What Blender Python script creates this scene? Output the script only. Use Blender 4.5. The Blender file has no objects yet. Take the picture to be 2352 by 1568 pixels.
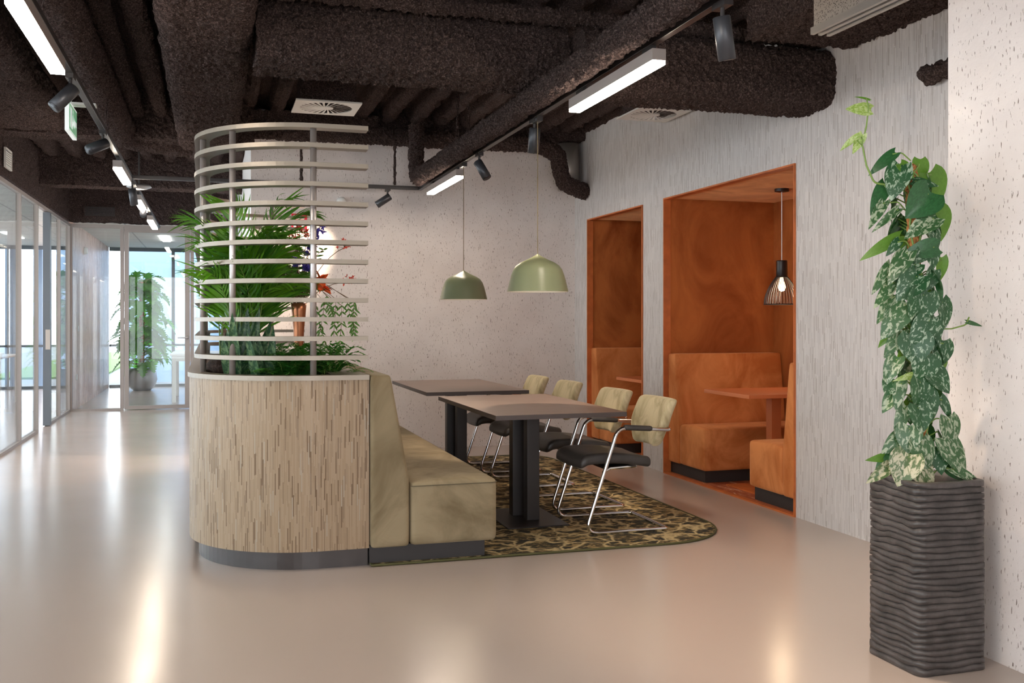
import bpy, bmesh, math, random
from mathutils import Vector, Matrix, noise
random.seed(7)
S = bpy.context.scene
COL = S.collection
PI = math.pi

# ------------------------------------------------------------------ camera
F = 2250.0; VX = 486.0; VY = 734.0; EYE = 1.29
YAW = math.atan((1176 - VX) / F); CY = math.cos(YAW); SY = math.sin(YAW)
cd = bpy.data.cameras.new('camera'); cam = bpy.data.objects.new('camera', cd); COL.objects.link(cam)
cam.location = (0, 0, EYE); cam.rotation_euler = (PI / 2, 0, -YAW)
cd.sensor_width = 36; cd.lens = 36 * F / 2352
cd.shift_y = -(784 - VY) / 2352
cd.clip_start = 0.05; cd.clip_end = 200
S.camera = cam

# ------------------------------------------------------------------ world, exposure
w = bpy.data.worlds.new('daylight'); S.world = w; w.use_nodes = True
bg = w.node_tree.nodes['Background']
bg.inputs[0].default_value = (0.93, 0.96, 1.0, 1); bg.inputs[1].default_value = 3.6
S.view_settings.view_transform = 'Standard'; S.view_settings.look = 'None'
S.view_settings.exposure = 0.9; S.view_settings.gamma = 1; S.view_settings.use_curve_mapping = False

BAR_STRENGTH = 44.0
SPOT_POWER = 60.0

# ------------------------------------------------------------------ materials
def new_mat(name):
    m = bpy.data.materials.new(name); m.use_nodes = True
    nt = m.node_tree; return m, nt, nt.nodes['Principled BSDF']
def N(nt, t, **k):
    n = nt.nodes.new(t)
    for a, b in k.items(): setattr(n, a, b)
    return n
def mth(nt, op, a, b=None, c=None):
    n = N(nt, 'ShaderNodeMath', operation=op)
    for i, x in enumerate((a, b, c)):
        if x is None: continue
        if isinstance(x, (int, float)): n.inputs[i].default_value = x
        else: nt.links.new(x, n.inputs[i])
    return n.outputs[0]
def ramp(nt, fac, stops, interp='LINEAR'):
    r = N(nt, 'ShaderNodeValToRGB'); r.color_ramp.interpolation = interp
    e = r.color_ramp.elements
    while len(e) > 1: e.remove(e[-1])
    e[0].position = stops[0][0]; e[0].color = (*stops[0][1], 1)
    for p, c in stops[1:]:
        x = e.new(p); x.color = (*c, 1)
    nt.links.new(fac, r.inputs[0]); return r.outputs[0]
def coord(nt, kind='Object', scale=(1, 1, 1), loc=(0, 0, 0)):
    tc = N(nt, 'ShaderNodeTexCoord'); mp = N(nt, 'ShaderNodeMapping')
    mp.inputs['Scale'].default_value = scale; mp.inputs['Location'].default_value = loc
    nt.links.new(tc.outputs[kind], mp.inputs[0]); return mp.outputs[0]
def noise_tex(nt, vec, scale, detail=3, rough=.55, dist=0):
    n = N(nt, 'ShaderNodeTexNoise'); n.inputs['Scale'].default_value = scale
    n.inputs['Detail'].default_value = detail; n.inputs['Roughness'].default_value = rough
    n.inputs['Distortion'].default_value = dist
    nt.links.new(vec, n.inputs['Vector']); return n.outputs[0]
def bump(nt, b, h, strength, dist=0.01):
    n = N(nt, 'ShaderNodeBump'); n.inputs['Strength'].default_value = strength; n.inputs['Distance'].default_value = dist
    nt.links.new(h, n.inputs['Height']); nt.links.new(n.outputs[0], b.inputs['Normal'])
def simple(name, col, rough=.5, metal=0, spec=.5, var=0, vs=8, bmp=0, bs=200, sheen=0, coat=0):
    m, nt, b = new_mat(name)
    b.inputs['Base Color'].default_value = (*col, 1); b.inputs['Roughness'].default_value = rough
    b.inputs['Metallic'].default_value = metal; b.inputs['Specular IOR Level'].default_value = spec
    if sheen: b.inputs['Sheen Weight'].default_value = sheen; b.inputs['Sheen Roughness'].default_value = .4
    if coat: b.inputs['Coat Weight'].default_value = coat; b.inputs['Coat Roughness'].default_value = .08
    if var:
        v = coord(nt); n = noise_tex(nt, v, vs)
        lo = tuple(c * (1 - var) for c in col); hi = tuple(min(1, c * (1 + var)) for c in col)
        nt.links.new(ramp(nt, n, [(.3, lo), (.7, hi)]), b.inputs['Base Color'])
    if bmp:
        v = coord(nt); bump(nt, b, noise_tex(nt, v, bs, 2), bmp, .004)
    return m
def emis(name, col, st):
    m, nt, b = new_mat(name)
    b.inputs['Base Color'].default_value = (.8, .8, .8, 1)
    b.inputs['Emission Color'].default_value = (*col, 1); b.inputs['Emission Strength'].default_value = st
    return m
def glass(name, tint=(.95, .985, .99), refl=1.0):
    m = bpy.data.materials.new(name); m.use_nodes = True; nt = m.node_tree; nt.nodes.clear()
    o = N(nt, 'ShaderNodeOutputMaterial'); t = N(nt, 'ShaderNodeBsdfTransparent'); g = N(nt, 'ShaderNodeBsdfGlossy')
    t.inputs[0].default_value = (*tint, 1); g.inputs['Roughness'].default_value = .01
    ge = N(nt, 'ShaderNodeNewGeometry'); dt = N(nt, 'ShaderNodeVectorMath', operation='DOT_PRODUCT')
    nt.links.new(ge.outputs['Normal'], dt.inputs[0]); nt.links.new(ge.outputs['Incoming'], dt.inputs[1])
    fr = mth(nt, 'ADD', mth(nt, 'MULTIPLY', mth(nt, 'POWER', mth(nt, 'SUBTRACT', 1.0, mth(nt, 'ABSOLUTE', dt.outputs['Value'])), 5.0), .85), .04)
    mx = N(nt, 'ShaderNodeMixShader'); nt.links.new(fr, mx.inputs[0])
    nt.links.new(t.outputs[0], mx.inputs[1]); nt.links.new(g.outputs[0], mx.inputs[2]); nt.links.new(mx.outputs[0], o.inputs[0])
    return m
def strips(name, cols, sw, sl, kind='Object', axis='Y', metal=0, rough=.5, bmp=.3):
    """vertical strip wallpaper: narrow columns cut to random lengths"""
    m, nt, b = new_mat(name)
    tc = N(nt, 'ShaderNodeTexCoord'); sp = N(nt, 'ShaderNodeSeparateXYZ'); nt.links.new(tc.outputs[kind], sp.inputs[0])
    if kind == 'UV': u, v = sp.outputs['X'], sp.outputs['Y']
    else: u, v = sp.outputs[axis], sp.outputs['Z']
    iu = mth(nt, 'FLOOR', mth(nt, 'MULTIPLY', u, 1 / sw))
    w1 = N(nt, 'ShaderNodeTexWhiteNoise', noise_dimensions='1D'); nt.links.new(iu, w1.inputs['W'])
    iv = mth(nt, 'FLOOR', mth(nt, 'ADD', mth(nt, 'MULTIPLY', v, 1 / sl), mth(nt, 'MULTIPLY', w1.outputs[0], 7.3)))
    cb = N(nt, 'ShaderNodeCombineXYZ'); nt.links.new(iu, cb.inputs[0]); nt.links.new(iv, cb.inputs[1])
    w2 = N(nt, 'ShaderNodeTexWhiteNoise', noise_dimensions='3D'); nt.links.new(cb.outputs[0], w2.inputs['Vector'])
    c = ramp(nt, w2.outputs[0], cols, 'CONSTANT'); nt.links.new(c, b.inputs['Base Color'])
    r = ramp(nt, w2.outputs[0], [(0, (rough,) * 3), (.7, (rough * .75,) * 3), (.86, (min(1, rough * 1.3),) * 3)], 'CONSTANT')
    nt.links.new(r, b.inputs['Roughness'])
    b.inputs['Metallic'].default_value = metal
    bump(nt, b, w2.outputs[0], bmp, .002)
    return m
def cork(name, axis):
    m, nt, b = new_mat(name)
    sc = (165, 165, 30)
    v = coord(nt, scale=sc); wv = noise_tex(nt, coord(nt, scale=(30, 30, 30)), 1, 2)
    add = N(nt, 'ShaderNodeVectorMath', operation='ADD'); nt.links.new(v, add.inputs[0])
    cx = N(nt, 'ShaderNodeCombineXYZ')
    for i in range(2): nt.links.new(mth(nt, 'MULTIPLY', wv, 2.2), cx.inputs[i])
    nt.links.new(cx.outputs[0], add.inputs[1])
    n1 = noise_tex(nt, add.outputs[0], 1.0, 1.5, .5)
    fl = ramp(nt, n1, [(.665, (0, 0, 0)), (.70, (1, 1, 1))])
    big = noise_tex(nt, coord(nt, scale=(2, 2, 2)), 1.3, 4)
    base = ramp(nt, big, [(.3, (.64, .575, .55)), (.7, (.73, .67, .645))])
    mx = N(nt, 'ShaderNodeMix', data_type='RGBA'); nt.links.new(fl, mx.inputs[0]); nt.links.new(base, mx.inputs[6]); mx.inputs[7].default_value = (.22, .175, .15, 1)
    nt.links.new(mx.outputs[2], b.inputs['Base Color'])
    fine = noise_tex(nt, coord(nt, scale=(22, 22, 22)), 1, 5, .7)
    nt.links.new(ramp(nt, fine, [(.35, (.3,) * 3), (.65, (.6,) * 3)]), b.inputs['Roughness'])
    h = mth(nt, 'SUBTRACT', fine, mth(nt, 'MULTIPLY', fl, .6))
    bump(nt, b, h, .35, .006)
    return m
def velvet(name, dark, light, scale=3.0, sheen=.6):
    m, nt, b = new_mat(name)
    n = noise_tex(nt, coord(nt, scale=(1, 1, .6)), scale, 5, .6, 1.2)
    nt.links.new(ramp(nt, n, [(.36, dark), (.62, light)]), b.inputs['Base Color'])
    b.inputs['Roughness'].default_value = .75; b.inputs['Sheen Weight'].default_value = sheen
    b.inputs['Sheen Roughness'].default_value = .35; b.inputs['Sheen Tint'].default_value = (*[min(1, c * 1.6 + .1) for c in light], 1)
    b.inputs['Specular IOR Level'].default_value = .2
    bump(nt, b, noise_tex(nt, coord(nt), 5, 3, .5, .6), .25, .03)
    return m
def leafmat(name, green, fleck, lo, hi, scale=150, rough=.38, trans=.12):
    m, nt, b = new_mat(name)
    tc = N(nt, 'ShaderNodeTexCoord')
    mp = N(nt, 'ShaderNodeMapping'); mp.inputs['Scale'].default_value = (scale, scale * .55, 1); nt.links.new(tc.outputs['UV'], mp.inputs[0])
    n = noise_tex(nt, mp.outputs[0], 1, 2.5, .6, .8)
    nt.links.new(ramp(nt, n, [(lo, green), (hi, fleck)]), b.inputs['Base Color'])
    b.inputs['Roughness'].default_value = rough
    # thin leaf lets a little light through
    tr = N(nt, 'ShaderNodeBsdfTranslucent'); tr.inputs[0].default_value = (green[0] * 2 + .02, green[1] * 2.4 + .05, green[2] * 1.0, 1)
    mx = N(nt, 'ShaderNodeMixShader'); mx.inputs[0].default_value = trans
    o = nt.nodes['Material Output']; nt.links.new(b.outputs[0], mx.inputs[1]); nt.links.new(tr.outputs[0], mx.inputs[2]); nt.links.new(mx.outputs[0], o.inputs[0])
    return m

M = {}
# floor
m, nt, b = new_mat('floor_resin'); M['floor'] = m
n = noise_tex(nt, coord(nt, scale=(.5, .5, .5)), 1.0, 2, .5, .2)
nt.links.new(ramp(nt, n, [(.3, (.43, .36, .325)), (.7, (.46, .385, .35))]), b.inputs['Base Color'])
n2 = noise_tex(nt, coord(nt), 2.2, 4)
nt.links.new(ramp(nt, n2, [(.3, (.20,) * 3), (.7, (.23,) * 3)]), b.inputs['Roughness'])
b.inputs['Specular IOR Level'].default_value = .75
# sprayed fibre
m, nt, b = new_mat('sprayed_fibre'); M['fuzz'] = m
n = noise_tex(nt, coord(nt), 95, 4, .75)
nt.links.new(ramp(nt, n, [(.32, (.024, .016, .015)), (.52, (.090, .062, .057)), (.70, (.30, .21, .185))]), b.inputs['Base Color'])
b.inputs['Roughness'].default_value = .95; b.inputs['Specular IOR Level'].default_value = .15
bump(nt, b, noise_tex(nt, coord(nt), 120, 4, .8), 1.0, .025)
M['cork'] = cork('cork_wallpaper', 'X')
M['wallstrip'] = strips('strip_wallpaper', [(0, (.52, .49, .485)), (.25, (.56, .53, .52)), (.62, (.60, .57, .56)), (.88, (.42, .385, .37)), (.95, (.47, .435, .42))], .0065, .10, axis='Y', rough=.5, bmp=.15)
M['planter'] = strips('taupe_strip_wallpaper', [(0, (.285, .20, .122)), (.25, (.31, .222, .142)), (.58, (.26, .182, .11)), (.76, (.21, .14, .082)), (.85, (.155, .098, .053)), (.95, (.32, .26, .195))], .0058, .11, kind='UV', metal=.15, rough=.45, bmp=.25)
M['wood'] = strips('wood_strip_panel', [(0, (.58, .40, .32)), (.4, (.64, .46, .38)), (.8, (.46, .30, .235))], .012, .25, axis='Y', rough=.35, bmp=.1)
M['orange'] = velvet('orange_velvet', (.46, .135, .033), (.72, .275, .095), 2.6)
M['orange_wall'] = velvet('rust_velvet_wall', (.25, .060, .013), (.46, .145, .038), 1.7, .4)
M['orange_edge'] = simple('orange_edging', (.50, .13, .03), .55, var=.2)
M['orange_top'] = simple('orange_laminate', (.62, .19, .07), .45)
M['olive'] = velvet('olive_velvet', (.165, .125, .070), (.285, .225, .14), 3.2, .35)
M['olive_dark'] = simple('olive_piping', (.10, .08, .045), .7)
M['khaki'] = velvet('khaki_velvet', (.30, .24, .13), (.56, .47, .30), 7)
M['leather'] = simple('charcoal_leather', (.045, .040, .038), .42, var=.2, vs=14, bmp=.15, bs=260)
M['plinth'] = simple('dark_plinth', (.045, .036, .034), .28, var=.15)
M['plinth_matt'] = simple('matt_black_plinth', (.032, .028, .028), .55)
M['chrome'] = simple('chrome', (.80, .80, .82), .09, 1)
M['alu'] = simple('champagne_aluminium', (.27, .23, .185), .40, .45)
M['post'] = simple('brushed_steel', (.56, .52, .51), .42, .8)
M['frame'] = simple('taupe_frame', (.33, .285, .265), .45, .3)
M['dframe'] = simple('slate_frame', (.12, .14, .16), .4, .2)
M['black'] = simple('black_powder_coat', (.026, .022, .022), .38)
M['black2'] = simple('graphite_lamp', (.05, .052, .06), .38, .3)
M['white'] = simple('white_paint', (.80, .80, .78), .5)
M['offwhite'] = simple('white_lacquer', (.74, .72, .68), .4)
M['whiteroom'] = simple('pale_wall', (.78, .80, .82), .6)
M['green'] = simple('sage_lacquer', (.235, .255, .145), .34)
M['shade_in'] = simple('white_shade_inside', (.85, .83, .76), .5)
M['pot'] = simple('slate_ceramic', (.050, .042, .040), .42, var=.45, vs=16, bmp=.3, bs=60)
M['groove'] = simple('pot_groove', (.02, .018, .017), .7)
M['coir'] = simple('coir_pole', (.42, .17, .055), .9, var=.5, vs=60, bmp=.9, bs=180)
M['soil'] = simple('dark_soil', (.035, .018, .012), .95, var=.6, vs=50, bmp=1, bs=90)
M['stem'] = simple('green_stem', (.16, .26, .05), .5)
M['stemb'] = simple('brown_stem', (.16, .09, .04), .7)
M['copper'] = simple('copper', (.42, .16, .075), .3, .75, var=.2)
M['greymetal'] = simple('grey_dome', (.30, .29, .29), .35, .6)
M['tablewood'] = None
m, nt, b = new_mat('brown_oak_veneer'); M['tablewood'] = m
n = noise_tex(nt, coord(nt, scale=(5, 60, 60)), 1, 4, .6)
nt.links.new(ramp(nt, n, [(.3, (.15, .10, .078)), (.7, (.235, .165, .13))]), b.inputs['Base Color']); b.inputs['Roughness'].default_value = .36
bump(nt, b, n, .1, .002)
M['tableedge'] = simple('dark_brown_edge', (.06, .045, .042), .4)
# rug
m, nt, b = new_mat('patterned_rug'); M['rug'] = m
v = coord(nt); d1 = N(nt, 'ShaderNodeTexNoise'); d1.inputs['Scale'].default_value = 5; d1.inputs['Detail'].default_value = 4; nt.links.new(v, d1.inputs['Vector'])
ad = N(nt, 'ShaderNodeMix', data_type='VECTOR'); ad.inputs[0].default_value = .22; nt.links.new(v, ad.inputs[4]); nt.links.new(d1.outputs[1], ad.inputs[5])
vo = N(nt, 'ShaderNodeTexVoronoi', feature='DISTANCE_TO_EDGE'); vo.inputs['Scale'].default_value = 6.5; nt.links.new(ad.outputs[1], vo.inputs['Vector'])
vein = ramp(nt, vo.outputs[0], [(.0, (1, 1, 1)), (.03, (.8, .8, .8)), (.085, (0, 0, 0))])
bl = noise_tex(nt, coord(nt, scale=(1, 2.0, 1)), 11, 6, .72, 1.0)
blot = ramp(nt, bl, [(.43, (.010, .009, .005)), (.51, (.050, .040, .014)), (.57, (.31, .21, .08)), (.68, (.56, .42, .22))])
mx = N(nt, 'ShaderNodeMix', data_type='RGBA'); nt.links.new(mth(nt, 'MULTIPLY', vein, .85), mx.inputs[0]); nt.links.new(blot, mx.inputs[6]); mx.inputs[7].default_value = (.62, .48, .25, 1)
nt.links.new(mx.outputs[2], b.inputs['Base Color']); b.inputs['Roughness'].default_value = .95
M['rugedge'] = simple('olive_binding', (.07, .065, .02), .8)
# orange rug in the booth
m, nt, b = new_mat('orange_rug'); M['orug'] = m
nt.links.new(ramp(nt, noise_tex(nt, coord(nt, scale=(3, 1, 1)), 8, 4, .6, 1), [(.45, (.33, .07, .02)), (.6, (.45, .14, .05)), (.66, (.6, .45, .35))]), b.inputs['Base Color']); b.inputs['Roughness'].default_value = .9
M['glass'] = glass('clear_glass')
M['wglass'] = glass('window_glass', (.98, .99, 1))
M['bar'] = emis('led_diffuser', (1.0, .84, .68), BAR_STRENGTH)
M['panel'] = emis('office_led_panel', (1, .97, .92), 16)
M['lens'] = emis('spot_lens', (1.0, .72, .42), 14)
M['bulb'] = emis('warm_bulb', (1.0, .72, .42), 5)
M['grille'] = simple('grille_metal', (.42, .38, .34), .4, .6)
M['sign_green'] = emis('exit_green', (.0, .45, .16), .22)
M['exit_white'] = emis('exit_white', (.9, 1, .95), .25)
M['sign_white'] = simple('sign_white', (.85, .9, .88), .4)
M['sign_red'] = simple('fire_red', (.75, .01, .04), .4)
M['facade'] = simple('blue_facade', (.27, .38, .52), .5)
M['grass'] = simple('lawn', (.08, .16, .03), .9, var=.3)
M['pave'] = simple('grey_paving', (.16, .175, .19), .8, var=.1)
M['l_var'] = leafmat('pothos_variegated', (.016, .075, .026), (.32, .42, .30), .55, .62, 95)
M['l_sil'] = leafmat('pothos_silver', (.035, .10, .035), (.36, .42, .29), .50, .58, 80)
M['l_cre'] = leafmat('pothos_cream', (.06, .11, .035), (.48, .45, .31), .45, .55, 80)
M['l_grn'] = leafmat('pothos_green', (.075, .17, .018), (.10, .22, .03), .4, .6, trans=.25)
M['l_drk'] = leafmat('pothos_dark', (.014, .075, .022), (.03, .12, .04), .4, .65)
M['l_lit'] = leafmat('pothos_young', (.22, .33, .07), (.50, .56, .30), .45, .6, trans=.25)
M['palm'] = leafmat('palm_leaf', (.035, .13, .016), (.13, .32, .03), .35, .7, 4, .35, .25)
M['palm_lit'] = leafmat('palm_leaf_lit', (.09, .24, .015), (.16, .34, .03), .35, .7, 20, .35, .3)  # brighter copy of the palm leaf, warm-lit highlights put into the colour
M['snake'] = leafmat('snake_leaf', (.018, .07, .030), (.13, .22, .10), .48, .6, 60, .4, .05)
M['fern'] = leafmat('fern_leaf', (.03, .17, .03), (.10, .32, .05), .35, .65, 60, .5, .3)
M['mon'] = leafmat('monstera_leaf', (.03, .15, .02), (.14, .40, .04), .3, .7, 12, .35, .5)
M['pep'] = leafmat('pepper_leaf', (.07, .18, .04), (.14, .27, .08), .35, .65, 60, .5, .3)
M['f_blue'] = simple('blue_petal', (.10, .07, .45), .6)
M['f_orange'] = simple('orange_petal', (.85, .12, .02), .6)
M['f_red'] = simple('coral_petal', (.75, .10, .06), .6)

# ------------------------------------------------------------------ mesh helpers
class MB:
    def __init__(s): s.v = []; s.f = []; s.m = []; s.uv = None; s.cm = 0
    def add(s, vs, fs):
        o = len(s.v); s.v += [tuple(p) for p in vs]
        for f in fs: s.f.append([i + o for i in f]); s.m.append(s.cm)
        return s
    def box(s, x0, x1, y0, y1, z0, z1):
        return s.add([(x0, y0, z0), (x1, y0, z0), (x1, y1, z0), (x0, y1, z0), (x0, y0, z1), (x1, y0, z1), (x1, y1, z1), (x0, y1, z1)],
                     [(0, 3, 2, 1), (4, 5, 6, 7), (0, 1, 5, 4), (1, 2, 6, 5), (2, 3, 7, 6), (3, 0, 4, 7)])
    def obox(s, c, X, Y, Z, hx, hy, hz):
        c = Vector(c); vs = []
        for k in (-1, 1):
            for j, i in ((-1, -1), (-1, 1), (1, 1), (1, -1)): vs.append(c + X * hx * i + Y * hy * j + Z * hz * k)
        return s.add(vs, [(0, 3, 2, 1), (4, 5, 6, 7), (0, 1, 5, 4), (1, 2, 6, 5), (2, 3, 7, 6), (3, 0, 4, 7)])
    def tube(s, pts, r, seg=10, caps=True):
        pts = [Vector(p) for p in pts]; n = len(pts)
        rs = r if isinstance(r, (list, tuple)) else [r] * n
        t0 = (pts[1] - pts[0]).normalized()
        up = Vector((0, 0, 1)) if abs(t0.z) < .9 else Vector((1, 0, 0))
        a = t0.cross(up).normalized(); vs = []
        for i, p in enumerate(pts):
            t = (pts[min(i + 1, n - 1)] - pts[max(i - 1, 0)]).normalized()
            a = (a - t * a.dot(t)).normalized(); b_ = t.cross(a)
            for k in range(seg):
                q = 2 * PI * k / seg; vs.append(p + (a * math.cos(q) + b_ * math.sin(q)) * rs[i])
        fs = []
        for i in range(n - 1):
            for k in range(seg):
                k2 = (k + 1) % seg; fs.append((i * seg + k, i * seg + k2, (i + 1) * seg + k2, (i + 1) * seg + k))
        if caps: fs.append(tuple(range(seg))[::-1]); fs.append(tuple(range((n - 1) * seg, n * seg)))
        return s.add(vs, fs)
    def cyl(s, p0, p1, r, seg=16): return s.tube([p0, p1], r, seg)
    def lathe(s, prof, c=(0, 0, 0), seg=32, cap0=False, cap1=False):
        vs = []; n = len(prof)
        for r, z in prof:
            for k in range(seg):
                q = 2 * PI * k / seg; vs.append((c[0] + r * math.cos(q), c[1] + r * math.sin(q), c[2] + z))
        fs = []
        for i in range(n - 1):
            for k in range(seg):
                k2 = (k + 1) % seg; fs.append((i * seg + k, i * seg + k2, (i + 1) * seg + k2, (i + 1) * seg + k))
        if cap0: fs.append(tuple(range(seg))[::-1])
        if cap1: fs.append(tuple(range((n - 1) * seg, n * seg)))
        return s.add(vs, fs)
    def prism(s, poly, z0, z1):
        n = len(poly)
        return s.add([(x, y, z0) for x, y in poly] + [(x, y, z1) for x, y in poly],
                     [tuple(range(n))[::-1], tuple(range(n, 2 * n))] + [(i, (i + 1) % n, n + (i + 1) % n, n + i) for i in range(n)])
    def rbox(s, x0, x1, y0, y1, z0, z1, r, n=8, fn=None):
        """cushion-like box with rounded edges; fn may reshape each point"""
        c = Vector(((x0 + x1) / 2, (y0 + y1) / 2, (z0 + z1) / 2)); h = Vector(((x1 - x0) / 2, (y1 - y0) / 2, (z1 - z0) / 2))
        idx = {}; vs = []; fs = []
        def par(i): # denser at the ends
            t = i / n * 2 - 1; return math.sin(t * PI / 2)
        def get(i, j, k):
            key = (i, j, k)
            if key in idx: return idx[key]
            p = Vector((par(i) * h.x, par(j) * h.y, par(k) * h.z))
            q = Vector([max(-(h[a] - r), min(h[a] - r, p[a])) for a in range(3)])
            d = p - q
            # expand the outer shell evenly
            if d.length > 1e-9:
                dd = Vector([0 if abs(p[a]) <= h[a] - r else (p[a] - q[a]) for a in range(3)])
                p = q + dd.normalized() * r
            p = p + c
            if fn: p = Vector(fn(p))
            idx[key] = len(vs); vs.append(p); return idx[key]
        for a in range(n):
            for b_ in range(n):
                fs.append([get(a, b_, 0), get(a, b_ + 1, 0), get(a + 1, b_ + 1, 0), get(a + 1, b_, 0)])
                fs.append([get(a, b_, n), get(a + 1, b_, n), get(a + 1, b_ + 1, n), get(a, b_ + 1, n)])
                fs.append([get(a, 0, b_), get(a + 1, 0, b_), get(a + 1, 0, b_ + 1), get(a, 0, b_ + 1)])
                fs.append([get(a, n, b_), get(a, n, b_ + 1), get(a + 1, n, b_ + 1), get(a + 1, n, b_)])
                fs.append([get(0, a, b_), get(0, a, b_ + 1), get(0, a + 1, b_ + 1), get(0, a + 1, b_)])
                fs.append([get(n, a, b_), get(n, a + 1, b_), get(n, a + 1, b_ + 1), get(n, a, b_ + 1)])
        return s.add(vs, fs)
    def leaf(s, base, L, Nn, length, width, curl=.15, fold=.12, nt=7, ns=4, shape='heart', notch=0):
        """one leaf blade with a folded midrib; UVs in metres with a random shift"""
        base = Vector(base); L = Vector(L).normalized(); Nn = Vector(Nn); Nn = (Nn - L * Nn.dot(L)).normalized(); X = L.cross(Nn)
        if s.uv is None: s.uv = {}
        ou, ov = random.uniform(0, 9), random.uniform(0, 9)
        vs = []; o = len(s.v)
        for i in range(nt + 1):
            t = i / nt
            if shape == 'heart': wd = (math.sin(PI * min(1, t * .93 + .07) ** .62)) ** .85 if t < 1 else 0
            elif shape == 'lance': wd = math.sin(PI * (t * .96 + .04) ** .8) ** .8 if t < 1 else 0
            else: wd = (1 - t) ** .35 * min(1, t * 5 + .35)
            if notch and i % 2 == 1 and 0 < i < nt: wd *= (1 - notch)
            for j in range(ns + 1):
                q = j / ns * 2 - 1
                back = -.13 * length * abs(q) ** 1.5 * (1 - t) ** 3 if shape == 'heart' else 0
                p = base + L * (length * t * (1 - .12 * curl * t) + back) + X * (q * wd * width / 2) - Nn * (curl * length * t * t * .55) + Nn * (fold * abs(q) * wd * width / 2)
                vs.append(p); s.uv[o + len(vs) - 1] = (ou + q * wd * width / 2, ov + t * length)
        fs = []
        for i in range(nt):
            for j in range(ns):
                a = i * (ns + 1) + j; fs.append((a, a + 1, a + ns + 2, a + ns + 1))
        s.add(vs, fs)
    def build(s, name, mats, parent=None, smooth=False, bevel=0, fuzz=0, loc=None):
        me = bpy.data.meshes.new(name); me.from_pydata(s.v, [], s.f)
        if not isinstance(mats, (list, tuple)): mats = [mats]
        for x in mats: me.materials.append(x)
        if len(mats) > 1: me.polygons.foreach_set('material_index', s.m)
        if s.uv is not None:
            ul = me.uv_layers.new(name='UVMap'); n = len(me.loops); li = [0] * n; me.loops.foreach_get('vertex_index', li)
            d = []
            for i in li: d += s.uv.get(i, (0, 0))
            ul.data.foreach_set('uv', d)
        if fuzz: fuzzy(me, fuzz)
        if smooth: me.polygons.foreach_set('use_smooth', [True] * len(me.polygons))
        me.update()
        o = bpy.data.objects.new(name, me); COL.objects.link(o)
        if parent: o.parent = parent
        if loc: o.location = loc
        if bevel:
            bv = o.modifiers.new('bevel', 'BEVEL'); bv.width = bevel; bv.segments = 2; bv.limit_method = 'ANGLE'
            me.polygons.foreach_set('use_smooth', [True] * len(me.polygons))
            wn = o.modifiers.new('wn', 'WEIGHTED_NORMAL')
        return o
def fuzzy(me, amp):
    me.update(); rnd = random.Random(3)
    n = len(me.vertices); co = [0.] * (3 * n); me.vertices.foreach_get('co', co)
    no = [0.] * (3 * n)
    for i, v in enumerate(me.vertices):
        no[3 * i:3 * i + 3] = v.normal
    for i in range(n):
        p = Vector(co[3 * i:3 * i + 3])
        d = amp * (noise.noise(p * 45) * .9 + noise.noise(p * 5) * .8 + rnd.uniform(-.8, 1.2))
        for a in range(3): co[3 * i + a] += no[3 * i + a] * d
    me.vertices.foreach_set('co', co); me.update()
def thing(name, label, cat, loc=(0, 0, 0), rz=0, group=None):
    o = bpy.data.objects.new(name, None); COL.objects.link(o); o.location = loc; o.rotation_euler = (0, 0, rz)
    o.empty_display_size = .1
    return tag(o, label, cat, group)
def tag(o, label, cat, group=None):
    o['label'] = label; o['category'] = cat
    if group: o['group'] = group
    return o
def struct(o): o['kind'] = 'structure'; return o
def copy_tree(o, parent=None):
    c = o.copy(); COL.objects.link(c); c.parent = parent
    for ch in list(o.children): copy_tree(ch, c)
    return c
def fillet(pts, r, n=6):
    pts = [Vector(p) for p in pts]; out = [pts[0]]
    for i in range(1, len(pts) - 1):
        a, p, b_ = pts[i - 1], pts[i], pts[i + 1]; u = (a - p).normalized(); v = (b_ - p).normalized()
        ang = u.angle(v); rr = r[i] if isinstance(r, dict) and i in r else (r if not isinstance(r, dict) else .05)
        t = min(rr / math.tan(ang / 2), (a - p).length * .48, (b_ - p).length * .48)
        A = p + u * t; B = p + v * t
        for k in range(n + 1):
            s_ = k / n; out.append(A * (1 - s_) ** 2 + p * 2 * s_ * (1 - s_) + B * s_ ** 2)
    out.append(pts[-1]); return out
def pw(u, v, d):
    """point seen at photo position (u, v) at a distance d along the view axis"""
    k = (u - 1176) / F
    return Vector((d * (SY + CY * k), d * (CY - SY * k), EYE + (VY - v) * d / F))
VR = Vector((CY, -SY, 0)); VF = Vector((SY, CY, 0)); UP = Vector((0, 0, 1))

# ------------------------------------------------------------------ dimensions (metres)
XL = -1.92; XR = 3.65; YB = 9.65; YG = 15.0; YE = 20.1; HG = 2.64; ZC = 3.3
XC = 2.83; YCOL = 3.25

# ------------------------------------------------------------------ shell
struct(MB().box(-7, 5.2, -4.5, YE, -.12, 0).build('floor', M['floor']))
struct(MB().box(XC, 4.2, -4.5, YCOL, 0, 3.4).build('wall_right_near', M['cork']))
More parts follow.
